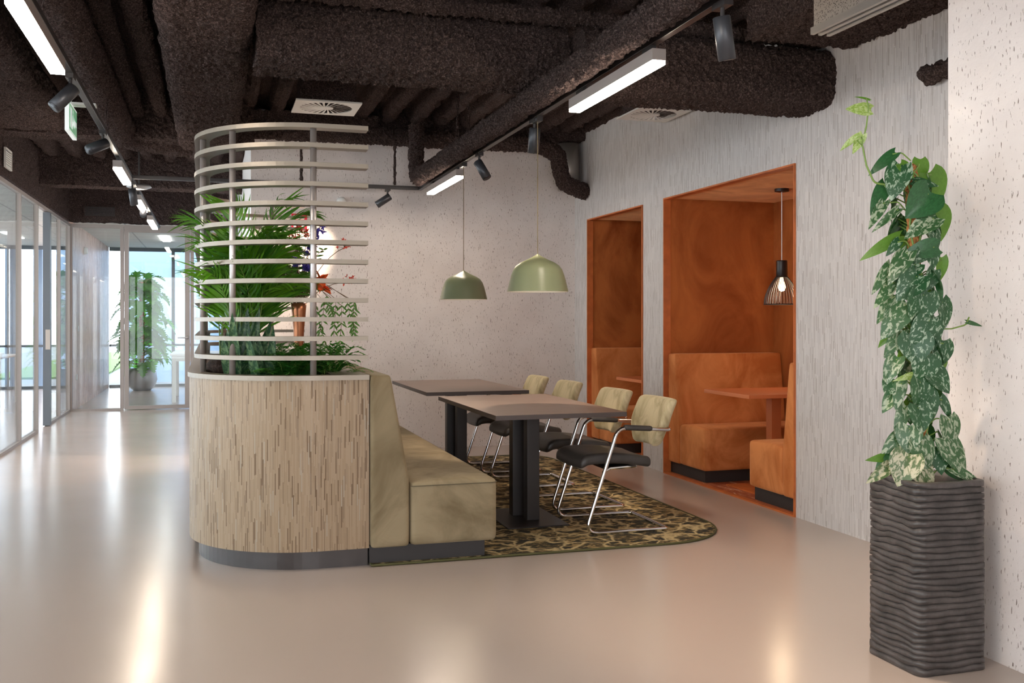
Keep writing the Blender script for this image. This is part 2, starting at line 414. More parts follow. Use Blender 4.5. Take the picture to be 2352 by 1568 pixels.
# niche wall with two openings, 8 cm thick skin
NICHES = [(5.575, 7.52, 2.312), (7.945, 9.275, 2.306)]
mb = MB(); T = .05
ys = [YCOL] + [q for n_ in NICHES for q in n_[:2]] + [YB + .05]
for a, b_ in ((YCOL, 5.575), (7.52, 7.945), (9.275, YB)): mb.box(XR, XR + T, a, b_, 0, 3.4)
for y0, y1, h in NICHES: mb.box(XR, XR + T, y0, y1, h, 3.4)
struct(mb.build('wall_right_far', M['wallstrip']))
struct(MB().box(.36, XR + .1, YB, YB + .12, 0, 3.4).build('wall_back', M['cork']))
mb = MB(); mb.box(-7, -1.9, -4.6, -4.5, 0, 3.4); mb.box(1.6, XC, -4.6, -4.5, 0, 3.4); mb.box(-1.9, 1.6, -4.6, -4.5, 2.7, 3.4)  # unseen rear wall, added to cut the daylight from behind the camera
struct(mb.build('wall_rear_added', M['whiteroom']))
struct(MB().box(.36, .44, YB + .12, YG + .03, 0, 3.4).build('wall_corridor', M['whiteroom']))
struct(MB().box(.44, 5.2, YB + 2, YB + 2.05, 0, 3.4).build('wall_service', M['whiteroom']))
# ceiling slab with ribs, sprayed
def ceiling_mesh():
    prof = []; x = -2.2
    per = .26
    while x < 4.2:
        prof += [(x, 3.30), (x + .045, 3.30), (x + .09, 3.30), (x + .105, 3.25), (x + .12, 3.20), (x + .165, 3.18), (x + .20, 3.18), (x + .225, 3.2), (x + .24, 3.25)]
        x += per
    mb = MB(); ny = 330; y0 = -4.5; y1 = YG + .1; n = len(prof)
    vs = []; 
    for j in range(ny + 1):
        y = y0 + (y1 - y0) * (j / ny)
        vs += [(px_, y, pz) for px_, pz in prof]
    fs = [(j * n + i, (j + 1) * n + i, (j + 1) * n + i + 1, j * n + i + 1) for j in range(ny) for i in range(n - 1)]
    mb.add(vs, fs)
    return mb
struct(ceiling_mesh().build('ceiling', M['fuzz'], fuzz=.012))
struct(MB().box(-7, 5.2, -4.5, YE + .2, 3.36, 3.5).build('ceiling_slab', M['black']))
# sprayed bulkheads over the glass
def sweep(prof, axis, a0, a1, cell, closed=True):
    """profile of 2-D points swept straight along an axis, finely divided"""
    pts = []; n = len(prof)
    for i in range(n if closed else n - 1):
        p, q = prof[i], prof[(i + 1) % n]; L = math.dist(p, q); k = max(1, int(L / cell))
        for j in range(k): pts.append((p[0] + (q[0] - p[0]) * j / k, p[1] + (q[1] - p[1]) * j / k))
    n = len(pts); m_ = max(2, int(abs(a1 - a0) / cell)); vs = []
    for j in range(m_ + 1):
        a = a0 + (a1 - a0) * j / m_
        for u, v in pts: vs.append((a, u, v) if axis == 'X' else (u, a, v))
    fs = []
    for j in range(m_):
        for i in range(n):
            i2 = (i + 1) % n; fs.append((j * n + i, j * n + i2, (j + 1) * n + i2, (j + 1) * n + i))
    fs.append(tuple(range(n))[::-1]); fs.append(tuple(range(m_ * n, m_ * n + n)))
    mb = MB(); mb.add(vs, fs)
    return mb
def rrect(u0, u1, v0, v1, r, n=5):
    out = []
    for cx, cz, a in ((u1 - r, v1 - r, 0), (u0 + r, v1 - r, 90), (u0 + r, v0 + r, 180), (u1 - r, v0 + r, 270)):
        for k in range(n + 1):
            q = math.radians(a + 90 * k / n); out.append((cx + r * math.cos(q), cz + r * math.sin(q)))
    return out
def sprayed(name, mb, label, cat='duct', amp=.011, group=None, kind=None):
    o = mb.build(name, M['fuzz'], fuzz=amp)
    # normals may point in; that does not matter for the rough coat
    if kind: o['kind'] = kind
    else: tag(o, label, cat, group)
    return o
sprayed('wall_left_bulkhead', sweep([(XL - .12, HG + .03), (XL + .02, HG + .03), (XL + .02, 3.3), (XL - .12, 3.3)], 'Y', -1, YG + .1, .035), '', kind='structure')
sprayed('wall_end_bulkhead', sweep([(YG - .02, HG + .03), (YG + .10, HG + .03), (YG + .10, 3.3), (YG - .02, 3.3)], 'X', XL, .36, .035), '', kind='structure')

# ---- booths (niche linings)
def booth_room(n, y0, y1, h, depth=1.05, yin=None):
    x1 = XR + depth; y0i = yin if yin is not None else y0
    mb = MB(); t = .02
    mb.box(x1, x1 + t, y0i - t, y1 + t, 0, h + .02)
    mb.box(XR + .01, x1, y1, y1 + t, 0, h + .02)
    mb.box(XR + .01, x1, y0i - t, y0i, 0, h + .02)
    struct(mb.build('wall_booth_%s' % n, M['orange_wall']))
    struct(MB().box(XR + .01, x1, y0i - t, y1 + t, h, h + .02).build('ceiling_booth_%s' % n, M['orange']))
    struct(MB().box(XR - .0, x1, y0i, y1, .001, .008).build('floor_booth_%s' % n, M['orug']))
    e = MB(); w_ = .012
    for a, b_ in ((y0, y0 + w_), (y1 - w_, y1)): e.box(XR - .012, XR + T + .002, a, b_, 0, h)
    e.box(XR - .012, XR + T + .002, y0 + w_, y1 - w_, h - w_, h); e.box(XR - .012, XR + .02, y0 + w_, y1 - w_, 0, .012)
    struct(e.build('trim_%s' % n, M['orange_edge']))
booth_room('near', 5.575, 7.52, 2.312)
booth_room('far', 7.945, 9.275, 2.306)

# ---- glass partitions
def mull(mb, x0, x1, y0, y1, z0=0, z1=HG): mb.box(x0, x1, y0, y1, z0, z1)
def left_glass():
    def bay(name, ylist, mat='frame'):
        fr = MB(); a, b_ = ylist[0], ylist[-1]
        fr.box(XL - .025, XL + .025, a, b_, 0, .03); fr.box(XL - .025, XL + .025, a, b_, HG - .04, HG)
        for i, y in enumerate(ylist): 
            y_ = min(max(y, a + .02), b_ - .02); fr.box(XL - .025, XL + .025, y_ - .02, y_ + .02, .03, HG - .04)
        o = struct(fr.build(name, M['frame']))
        g = MB(); g.box(XL - .005, XL + .005, a + .02, b_ - .02, .03, HG - .04)
        g.build('pane', M['glass'], o)
    bay('window_1', [-1.0, 2.2, 4.6, 6.9, 9.2, 11.25, 12.32])
    bay('window_2', [13.08, 14.02, 14.96])
    fr = MB(); fr.box(XL - .025, XL + .025, 12.32, 13.08, HG - .04, HG)
    struct(fr.build('trim_door_head', M['frame']))
    d = MB(); d.box(XL - .03, XL + .05, 12.98, 13.08, .01, HG - .05)
    o = struct(d.build('door_1', M['dframe']))
    p = MB().box(XL + .0, XL + .052, 12.974, 12.981, .93, 1.17); p.build('lock_plate', M['grille'], o)
left_glass()
def end_glass():
    Y0, Y1 = YG - .025, YG + .025
    # fixed pane then door then fixed pane
    fr = MB(); fr.box(XL, -1.2, Y0, Y1, 0, .03); fr.box(XL, -1.2, Y0, Y1, HG - .05, HG)
    for x in (XL, -1.245): fr.box(x, x + .05, Y0, Y1, .03, HG - .05)
    o = struct(fr.build('window_3', M['frame'])); MB().box(XL + .04, -1.24, YG - .005, YG + .005, .03, HG - .05).build('pane', M['glass'], o)
    d = MB(); d.box(-1.19, -.30, Y0, Y1, .01, .06); d.box(-1.19, -.30, Y0, Y1, HG - .1, HG - .03)
    for x0, x1 in ((-1.19, -1.13), (-.37, -.30)): d.box(x0, x1, Y0, Y1, .06, HG - .1)
    o = struct(d.build('door_2', M['frame'])); MB().box(-1.13, -.37, YG - .005, YG + .005, .06, HG - .1).build('pane', M['glass'], o)
    h = MB(); h.tube(fillet([(-.34, Y0, 1.03), (-.34, Y0 - .055, 1.03), (-.47, Y0 - .055, 1.03)], .02), .009, 8); h.cyl((-.34, Y0 - .008, 1.03), (-.34, Y0, 1.03), .026)
    h.build('door_handle', M['post'], o, smooth=True)
    fr = MB(); fr.box(-.30, .36, Y0, Y1, 0, .03); fr.box(-.30, .36, Y0, Y1, HG - .05, HG)
    for x in (-.295, .31): fr.box(x, x + .05, Y0, Y1, .03, HG - .05)
    o = struct(fr.build('window_4', M['frame'])); MB().box(-.25, .32, YG - .005, YG + .005, .03, HG - .05).build('pane', M['glass'], o)
    struct(MB().box(-1.2, -.29, Y0, Y1, HG - .03, HG).build('trim_door_top', M['frame']))
end_glass()
# rooms beyond
struct(MB().box(XL - .04, XL + .05, YG + .03, YE, 0, 2.67).build('wall_partition', M['wood']))
mb = MB(); mb.box(-7, 5.2, YG + .11, YE, 2.67, 2.70); mb.box(-7, XL - .13, -1, YG + .11, 2.67, 2.70)
m, nt, b = new_mat('ceiling_tiles'); br = N(nt, 'ShaderNodeTexBrick'); br.offset = 0
br.inputs['Color1'].default_value = br.inputs['Color2'].default_value = (.72, .72, .69, 1); br.inputs['Mortar'].default_value = (.45, .46, .46, 1)
br.inputs['Scale'].default_value = 1; br.inputs['Brick Width'].default_value = 1.2; br.inputs['Row Height'].default_value = .6; br.inputs['Mortar Size'].default_value = .012
nt.links.new(coord(nt), br.inputs['Vector']); nt.links.new(br.outputs[0], b.inputs['Base Color']); b.inputs['Roughness'].default_value = .7
struct(mb.build('ceiling_office', m))
mb = MB(); mb.box(3.0, 3.1, YG + .1, YE, 0, 2.67)
struct(mb.build('wall_office_right', M['whiteroom']))
# window wall at the end, two bays split at the partition
def end_window(n, x0, x1, xs):
    fr = MB(); t = .03
    fr.box(x0, x1, YE - .05, YE, 0, .05); fr.box(x0, x1, YE - .05, YE, 2.60, 2.67); fr.box(x0, x1, YE - .05, YE, .78, .82)
    for x in xs: fr.box(x - t, x + t, YE - .05, YE, .05, 2.6)
    o = struct(fr.build('window_%d' % n, M['dframe'])); MB().box(x0, x1, YE - .03, YE - .02, .05, 2.6).build('pane', M['wglass'], o)
end_window(5, XL + .06, 3.0, [-.71, .6, 1.8, 2.95])
end_window(6, -7, XL - .05, [-6.95, -5.6, -4.3, -3.62, -2.9, -2.05])
fr = MB(); X_ = -7
for z0, z1 in ((0, .05), (.78, .82), (2.6, 2.67)): fr.box(X_, X_ + .05, -1, YE - .06, z0, z1)
y = -1
while y < YE: fr.box(X_, X_ + .05, y, y + .06, .05, 2.6); y += 1.5
o = struct(fr.build('window_7', M['dframe'])); MB().box(X_ + .02, X_ + .03, -1, YE - .06, .05, 2.6).build('pane', M['wglass'], o)
# outside
struct(MB().box(-40, 30, YE + .02, 60, -.3, -.15).build('ground_outside', M['pave']))
g = MB().box(-5.2, -2.6, 26, 45, -.15, -.10).build('lawn', M['grass']); tag(g, 'strip of green lawn outside behind the glazed office', 'lawn')
f = MB(); f.box(-1.9, 30, 24.0, 24.3, -.15, 9)
for x in range(-2, 30, 1): f.box(x + .1, x + .115, 23.99, 24.0, -.1, 9)
for i, x in enumerate((-4.05, -3.62, -3.2, -2.78, -2.36)): tag(MB().box(x, x + .13, YE + .25, YE + .4, -.15, 5).build('blue_band_post', M['facade']), 'pale blue upright post added for the bluish bands outside the left office windows', 'blue band post', 'posts added for the bluish bands outside the left office')  # posts made up for the bluish vertical bands behind the left glass
tag(f.build('office_building', M['facade']), 'pale blue panelled building facade outside the end window', 'building')

# ------------------------------------------------------------------ ceiling services
sprayed('air_duct', sweep(rrect(-.275, .21, 2.77, 3.15, .09), 'Y', 1.2, 9.0, .017), 'wide sprayed duct running front to back above the slatted planter', group=None)
o = sprayed('air_duct', sweep(rrect(5.375, 5.92, 2.695, 3.04, .14), 'X', .235, 2.0, .014), 'bulky rounded sprayed duct crossing above the two dining tables', amp=.013)
o = sprayed('air_duct', sweep(rrect(5.15, 5.62, 2.60, 2.955, .12), 'X', 2.02, XR, .016), 'dark sprayed duct section that ends in the right wall above the pendant niche')
sprayed('flange_rail', sweep(rrect(5.25, 5.345, 2.985, 3.065, .035, 3), 'X', .235, XR - .01, .014), 'thick sprayed rail along the upper edge of the crossing ducts', 'rail')
def fpath(pts, r, cell, fr=.1, n=8):
    pp = fillet(pts, fr, n); out = [pp[0]]
    for a, b_ in zip(pp, pp[1:]):
        k = max(1, int((b_ - a).length / cell))
        for j in range(1, k + 1): out.append(a + (b_ - a) * j / k)
    mb = MB(); mb.tube(out, r, max(10, int(2 * PI * r / cell))); return mb
sprayed('ceiling_pipe', fpath([(1.825, -.5, 2.60), (1.825, 9.0, 2.60), (1.825, 9.0, 3.1)], .066, .014), 'sprayed round pipe running beside the right light track', 'pipe')
sprayed('ceiling_pipe', fpath([(.3, 9.22, 3.02), (3.12, 9.22, 3.02), (3.30, 9.22, 2.95), (3.36, 9.22, 2.66), (3.64, 9.30, 2.58)], .075, .014, .13), 'sprayed pipe along the back wall with an S bend down into the corner', 'pipe')
sprayed('ceiling_pipe', fpath([(3.59, .5, 2.57), (3.59, 4.28, 2.57)], .042, .014), 'short sprayed pipe stub high on the right wall behind the column', 'pipe')
sprayed('ceiling_pipe', fpath([(-.76, 1.5, 2.92), (-.76, 9.2, 2.92), (-.2, 9.5, 2.9)], .12, .02, .3), 'thick sprayed pipe directly above the left light track', 'pipe')
sprayed('ceiling_pipe', fpath([(-.62, 2.5, 3.08), (-.62, 9.2, 3.08)], .06, .018), 'thin sprayed pipe between the thick pipe and the wide duct', 'pipe')
sprayed('ceiling_pipe', fpath([(-.42, 2.5, 3.1), (-.42, 9.2, 3.1)], .055, .018), 'thin sprayed pipe hard beside the wide duct, left of it', 'pipe')
sprayed('air_duct', sweep(rrect(-1.75, -1.15, 2.86, 3.14, .09), 'Y', 1.5, 8.9, .025), 'flat sprayed duct at the far left above the glass partition')
for i, (y, zb, lab) in enumerate(((9.0, 2.86, 'sprayed ceiling beam crossing the corridor behind the exit sign'), (12.4, 2.86, 'sprayed ceiling beam crossing the corridor beyond the light disc'))):
    sprayed('ceiling_beam', sweep([(y, zb), (y + .3, zb), (y + .3, 3.3), (y, 3.3)], 'X', XL, .36, .025), lab, 'beam')
sprayed('ceiling_beam', sweep([(9.2, 3.08), (YB, 3.08), (YB, 3.2), (9.2, 3.2)], 'X', .36, 1.5, .03), 'sprayed ledge along the top of the back wall on its left', 'beam')
sprayed('ceiling_beam', sweep([(2.95, 2.90), (XR, 2.90), (XR, 3.2), (2.95, 3.2)], 'Y', YCOL + .02, 5.0, .02), 'ragged sprayed edge above the right wall near the column', 'beam')
sprayed('ceiling_beam', sweep([(9.34, 3.12), (YB, 3.12), (YB, 3.3), (9.34, 3.3)], 'X', 1.52, XR, .03), 'sprayed ledge along the top of the back wall on its right', 'beam')
tag(MB().cyl((3.52, 9.5, 2.62), (3.52, 9.5, 3.1), .11, 28).build('corner_cylinder', M['grille'], smooth=True), 'short upright grey metal cylinder in the back right corner', 'duct')  # plain grey cylinder standing in the corner
# hanger rods
def rod(x, y, z0, z1, lab):
    tag(fpath([(x, y, z0), (x, y, z1)], .011, .02).build('hanger_rod', M['fuzz'], fuzz=.006), lab, 'rod', 'threaded rods holding the tracks')
rod(.80, 9.31, 2.58, 2.96, 'sprayed rod holding the rear track, first from its left behind the slats')
rod(1.68, 9.31, 2.58, 2.96, 'sprayed rod holding the rear track beside the rear spotlight')
rod(1.95, 7.9, 2.70, 3.2, 'sprayed rod dropping to the pipe over the far table')
rod(2.15, 8.3, 2.80, 3.2, 'sprayed rod with loose end over the far table')
rod(2.62, 4.9, 3.0, 3.25, 'sprayed rod above the crossing duct near the long light bar')
rod(1.926, 5.4, 2.58, 2.64, 'short rod joining right track to the crossing duct')
for y in (1.5, 4.55, 7.3): rod(-.69, y, 2.58, 2.83, 'sprayed rod holding the left track at %s' % {1.5: 'its near end', 4.55: 'the large light bar', 7.3: 'the second spotlight'}[y])

# air diffusers
def diffuser(x0, x1, y0, y1, z, label, ztop):
    cx, cy = (x0 + x1) / 2, (y0 + y1) / 2
    t = thing('air_diffuser', label, 'air vent', (cx, cy, z), group='square swirl diffusers')
    hx, hy = (x1 - x0) / 2, (y1 - y0) / 2; R = min(hx, hy) * .84
    # plate with round hole
    mb = MB(); n = 48; vs = []; fs = []
    for k in range(n):
        a = 2 * PI * k / n; c_, s_ = math.cos(a), math.sin(a); q = 1 / max(abs(c_), abs(s_))
        vs += [(R * c_, R * s_, 0), (hx * c_ * q, hy * s_ * q, 0), (R * c_, R * s_, .008), (hx * c_ * q, hy * s_ * q, .012)]
    for k in range(n):
        a = 4 * k; b_ = 4 * ((k + 1) % n)
        fs += [(a, b_, b_ + 1, a + 1), (a + 2, a + 3, b_ + 3, b_ + 2), (a + 1, b_ + 1, b_ + 3, a + 3), (a, a + 2, b_ + 2, b_)]
    mb.add(vs, fs); mb.build('plate', M['offwhite'], t)
    vn = MB(); nb = 26
    for k in range(nb):
        a = 2 * PI * k / nb; d = Vector((math.cos(a), math.sin(a), 0)); p = Vector((-math.sin(a), math.cos(a), 0))
        q0 = d * R * .26; q1 = d * R + p * R * .16
        w0, w1 = .004, .011
        vn.add([q0 - p * w0, q1 - p * w1, q1 + p * w1 + UP * .003, q0 + p * w0 + UP * .002], [(0, 1, 2, 3)])
    vn.build('vanes', M['offwhite'], t)
    MB().lathe([(0.001, .0), (R * .28, 0), (R * .28, .01)], seg=24).build('hub', M['offwhite'], t)
    sweep(rrect(-hy + .04, hy - .04, .03, ztop - z, .03, 3), 'X', -hx + .04, hx - .04, .02).build('plenum_box', M['fuzz'], t, fuzz=.006)
diffuser(.61, 1.11, 7.55, 8.03, 2.95, 'white square swirl diffuser behind the bulky crossing duct', 3.17)
diffuser(3.17, 3.61, 6.95, 7.42, 2.93, 'square swirl diffuser close to the right wall above the niches', 3.17)
# fan-coil unit top right
t = thing('ceiling_fan_unit', 'beige perforated air unit with rails at the top right ceiling', 'air unit', (2.62, 0, 2.6))
m, nt, b = new_mat('perforated_metal'); vo = N(nt, 'ShaderNodeTexVoronoi'); vo.inputs['Scale'].default_value = 1; nt.links.new(coord(nt, scale=(120, 120, 120)), vo.inputs['Vector'])
nt.links.new(ramp(nt, vo.outputs[0], [(.25, (.12, .10, .09)), (.4, (.44, .39, .34))]), b.inputs['Base Color']); b.inputs['Metallic'].default_value = .3; b.inputs['Roughness'].default_value = .5
MB().box(0, .085, 1.5, 3.86, .02, .45).build('casing', m, t)
r_ = MB()
for x in (-.01, .03, .075): r_.box(x, x + .018, 1.5, 3.87, -.012, .02)
r_.build('edge_rail', M['grille'], t)
MB().box(.008, .08, 1.5, 3.85, -.002, .02).build('underside', M['dframe'], t)
# vents on the bulkheads
def vent(name, loc, along, wv, hv, label, n=7):
    t = thing(name, label, 'vent', loc)
    f_ = MB(); s_ = MB()
    def bx(mb, a0, a1, z0, z1, d0, d1):
        if along == 'Y': mb.box(d0, d1, a0, a1, z0, z1)
        else: mb.box(a0, a1, -d1, -d0, z0, z1)
    bx(f_, 0, wv, 0, .012, 0, .02); bx(f_, 0, wv, hv - .012, hv, 0, .02); bx(f_, 0, .012, .012, hv - .012, 0, .02); bx(f_, wv - .012, wv, .012, hv - .012, 0, .02)
    for i in range(n): bx(s_, .012, wv - .012, .02 + i * (hv - .04) / n, .02 + i * (hv - .04) / n + .012, .002, .014)
    return t, f_, s_
t, f_, s_ = vent('wall_vent', (XL + .035, 10.3, 2.74), 'Y', .30, .19, 'small white louvred vent above the left glass partition')
f_.build('frame', M['offwhite'], t); s_.build('slats', M['offwhite'], t)
t, f_, s_ = vent('wall_vent', (-1.72, YG - .035, 2.74), 'X', .42, .17, 'dark brown grille above the end glass door')
f_.build('frame', M['fuzz'], t); s_.build('slats', M['plinth'], t)

# ------------------------------------------------------------------ light tracks
ZT = 2.54; XT = 1.926; XLT = -.69; YT = 9.31
def track(label, box):
    tag(MB().box(*box, ZT, ZT + .035).build('light_track', M['black'], bevel=.003), label, 'light track')
track('long black light track on the right above the tables', (XT - .018, XT + .018, -3.5, YT + .02))
track('long black light track on the left above the corridor', (XLT - .018, XLT + .018, -3.5, 14.2))
track('black light track crossing in front of the back wall', (XLT + .02, XT - .02, YT - .018, YT + .018))
def light_bar(x, y0, y1, label, group='linear LED bars on the tracks', strength=1):
    t = thing('light_bar', label, 'light bar', (x, (y0 + y1) / 2, ZT), group=group)
    h = (y1 - y0) / 2
    MB().box(-.033, .033, -h, h, -.082, -.03).build('housing', M['frame'], t)
    MB().box(-.031, .031, -h + .002, h - .002, -.1, -.0825).build('diffuser', M['bar'], t)
    for s_ in (-1, 1):
        MB().box(-.012, .012, s_ * h * .8 - .05, s_ * h * .8 + .05, -.03, 0).build('mount', M['black'], t)
    return t
light_bar(XT, 4.02, 5.10, 'bright white light bar on the right track nearest the camera')
light_bar(XT, 7.72, 8.85, 'small bright light bar at the rear end of the right track')
light_bar(XLT, 3.95, 5.02, 'bright white light bar at the top left corner')
light_bar(XLT, 8.05, 8.98, 'light bar halfway along the left track')
light_bar(XLT, 10.2, 11.2, 'light bar on the left track beyond the round disc')
light_bar(XLT, 12.2, 13.3, 'farthest light bar of the left track above the end door')
for x, y in ((XT, -.9), (XT, -2.9), (XLT, .6), (XLT, -2.0)):  # bars out of view, added to brighten the near part of the room
    light_bar(x, y, y + 1.1, 'added unseen light bar of the %s track above the photographer' % ('right' if x > 0 else 'left'))
def spot(base, d, label, power=SPOT_POWER, size=55, lens=True, L=.155):
    t = thing('track_spotlight', label, 'spotlight', base, group='cylindrical track spotlights')
    d = Vector(d).normalized()
    a = MB(); a.box(-.02, .02, -.05, .05, -.022, 0); a.cyl((0, 0, -.022), (0, 0, -.075), .009, 10); a.build('stem', M['black'], t, smooth=False)
    top = Vector((0, 0, -.085)); p0 = top - d * .03; p1 = p0 + d * L
    bmb = MB(); side = d.cross(UP if abs(d.z) < .95 else Vector((1, 0, 0))).normalized(); up2 = side.cross(d)
    pts = [p0, p0 + d * .004, p1 - d * .004, p1, p1 - d * .012]; rs = [.030, .035, .035, .0335, .030]
    bmb.tube(pts, rs, 24, caps=False)
    bmb.tube([p0, p0 + d * .001], .030, 24)
    bmb.build('lamp_body', M['black2'], t, smooth=True)
    l_ = MB(); l_.tube([p1 - d * .016, p1 - d * .012], .029, 24); l_.build('lens', M['lens'] if lens else M['shade_in'], t)
    if power:
        ld = bpy.data.lights.new('spot', 'SPOT'); ld.energy = power; ld.color = (1.0, .80, .60); ld.spot_size = math.radians(size); ld.spot_blend = .6; ld.shadow_soft_size = .03
        lo = bpy.data.objects.new('spot_beam', ld); COL.objects.link(lo); lo.parent = t; lo.location = p1 + d * .01
        lo.rotation_euler = d.to_track_quat('-Z', 'Y').to_euler()
    return t
spot((XT, 3.45, ZT), (.22, .12, -1), 'large dark spotlight at the top right pointing down', size=70, L=.17)
spot((XT, 5.80, ZT), (.0, .25, -1), 'spotlight hanging straight down next to the larger pendant cord')
spot((XT, 7.12, ZT), (.42, -.40, -.9), 'lit spotlight on the right track between the two green pendants', 18)
spot((1.61, YT, ZT), (-.80, .12, -.55), 'spotlight on the rear track aimed left at the back wall', 120, size=60)
spot((XLT, 5.45, ZT), (-.62, -.35, -.8), 'nearest spotlight on the left track beside the exit sign', 30)
spot((XLT, 7.02, ZT), (-.75, -.72, -.5), 'lit spotlight on the left track aimed at the glass', 30)
spot((XLT, 9.55, ZT), (.15, .1, -1), 'spotlight just in front of the round ceiling disc', 30)
spot((XLT, 11.0, ZT), (.06, -.75, -.55), 'dazzling spotlight aimed at the camera near the end of the corridor', 2, size=80)
for y, dx in ((1.6, -.4), (-.6, -.3)): spot((XT, y, ZT), (dx, .5, -1), 'added unseen spotlight on the right track above the photographer', 30, size=70)  # out of view, added to light the near room
for y, d3, pw_ in ((1.9, (3.3, 1.2, -1.1), 45), (-.3, (.5, .6, -1), 50)): spot((XLT, y, ZT), d3, 'unseen spotlight on the left track above the photographer', pw_, size=60)  # out of view; the first throws the plant's wall shadow, the second is added
t = thing('ceiling_disc', 'round grey access disc hanging under the left track', 'access point', (-.66, 9.95, 2.55))
MB().lathe([(.001, -.02), (.07, -.018), (.115, 0), (.10, .02), (.001, .024)], seg=32).build('housing', M['greymetal'], t, smooth=True)
MB().cyl((0, 0, .02), (0, 0, .62), .008, 8).build('rod', M['black'], t)

# pendants over the tables
def pendant(x, y, zb, label):
    t = thing('pendant_lamp', label, 'pendant lamp', (x, y, zb), group='sage green pendants')
    prof = [(.190, 0), (.178, .05), (.165, .10), (.152, .135), (.134, .160), (.105, .180), (.07, .196), (.035, .213), (.012, .226), (.006, .232)]
    inner = [(r - .004, z - .001) for r, z in prof[:-1]]
    so = MB().lathe(prof, seg=56).build('lamp_shade', M['green'], t, smooth=True)
    i_ = MB().lathe([(.190, 0)] + [(r, z) for r, z in inner], seg=56).build('shade_lining', M['shade_in'], so, smooth=True)
    MB().lathe([(.001, .012), (.15, .012), (.15, .02)], seg=40).build('light_source', emis('pendant_diffuser', (1, .82, .58), 2.5), t)
    MB().cyl((0, 0, .228), (0, 0, ZT - zb), .0028, 8).build('cord', M['olive'], t)
    MB().box(-.018, .018, -.045, .045, ZT - zb - .03, ZT - zb).build('track_adapter', M['black'], t)
pendant(XT, 5.74, 1.463, 'larger looking sage green pendant over the near table')
pendant(XT, 7.60, 1.452, 'smaller looking sage green pendant over the far table')
# booth pendant
bx_, by_ = 4.26, 6.70
t = thing('booth_pendant', 'black wire pendant lamp glowing inside the large orange booth', 'pendant lamp', (bx_, by_, 1.41))
MB().lathe([(.001, .902), (.055, .902), (.055, .88), (.001, .878)], seg=28).build('ceiling_rose', M['black'], t)
MB().cyl((0, 0, .34), (0, 0, .88), .004, 8).build('cord', M['white'], t)
MB().lathe([(.001, .345), (.04, .343), (.042, .335), (.044, .22), (.04, .215)], seg=24).build('socket', M['black'], t, smooth=True)
cg = MB(); nW = 36
def shp(tt): return .044 + (.135 - .044) * math.sin(tt * PI / 2) ** .9, .215 * (1 - tt)
for k in range(nW):
    a = 2 * PI * k / nW; pts = []
    for i in range(9): r, z = shp(i / 8); pts.append((r * math.cos(a), r * math.sin(a), z))
    cg.tube(pts, .0024, 5)
cg.build('wire_shade', M['black'], t)
for r, z in ((.136, 0), (.045, .213)):
    rg = MB(); rg.tube([(r * math.cos(2 * PI * k / 40), r * math.sin(2 * PI * k / 40), z) for k in range(41)], .004, 6)
    rg.build('shade_ring', M['black'], t)
MB().lathe([(.001, .10), (.02, .108), (.03, .135), (.02, .17), (.012, .21)], seg=20).build('bulb', M['bulb'], t, smooth=True)
ld = bpy.data.lights.new('bulb_light', 'POINT'); ld.energy = 3.5; ld.color = (1, .75, .5); ld.shadow_soft_size = .05; ld.specular_factor = .2
lo = bpy.data.objects.new('bulb_light', ld); COL.objects.link(lo); lo.parent = t; lo.location = (0, 0, .06)

# exit sign
t = thing('exit_sign', 'green and white emergency exit sign hanging beside the left track', 'exit sign', (-.85, 6.55, 2.455))
MB().box(-.012, .012, 0, .37, 0, .185).build('sign_panel', M['exit_white'], t)
g_ = MB(); g_.box(.0125, .0135, .012, .358, .012, .173); g_.build('green_field', M['sign_green'], t)
s_ = MB()
def flat(mb, poly, x=.0145): mb.add([(x, a, b_) for a, b_ in poly], [tuple(range(len(poly)))])
flat(s_, [(.05, .03), (.13, .03), (.13, .155), (.05, .155)])          # door
flat(s_, [(.245, .07), (.34, .07), (.34, .105), (.245, .105)])        # arrow shaft
flat(s_, [(.25, .045), (.21, .0875), (.25, .13)])
flat(s_, [(.15, .06), (.175, .05), (.20, .09), (.185, .13), (.165, .12)])
flat(s_, [(.178, .137), (.196, .137), (.196, .155), (.178, .155)])
flat(s_, [(.14, .035), (.155, .03), (.18, .075), (.165, .085)]); flat(s_, [(.19, .07), (.222, .05), (.226, .06), (.2, .09)])
s_.build('pictogram', M['exit_white'], t)
MB().box(-.011, .15, .13, .22, .186, .20).build('bracket', M['white'], t)
MB().cyl((0, .18, .20), (0, .18, .80), .006, 8).build('rod', M['white'], t)

# ------------------------------------------------------------------ things on the back wall
t = thing('fire_hose_sign', 'small red fire sign with white pictogram on the back wall', 'sign', (.735, YB - .006, 2.165))
MB().box(0, .148, 0, .005, 0, .148).build('sign_plate', M['sign_red'], t)
w_ = MB()
def flatY(mb, poly, y=-.0012): mb.add([(a, y, b_) for a, b_ in poly], [tuple(range(len(poly)))])
flatY(w_, [(.028 + .022 * math.cos(q * PI / 6), .115 + .018 * math.sin(q * PI / 6)) for q in range(12)])
flatY(w_, [(.04, .098), (.075, .098), (.075, .112), (.04, .112)]); flatY(w_, [(.02, .02), (.075, .02), (.075, .06), (.06, .075), (.03, .075), (.02, .06)])
flatY(w_, [(.095, .02), (.125, .02), (.13, .045), (.112, .085), (.1, .06)])
w_.build('pictogram', M['sign_white'], t)
t = thing('smoke_detector', 'round white sounder high on the back wall beside the slats', 'detector', (1.215, YB - .0, 2.44))
MB().lathe([(.001, -.05), (.03, -.048), (.045, -.035), (.05, 0)], seg=28).build('housing', M['white'], t, smooth=True).rotation_euler = (-PI / 2, 0, 0)
t.children[0].location = (0, -.0, 0)
# rotate so that the dome points into the room
t.children[0].rotation_euler = (-PI / 2, 0, 0)

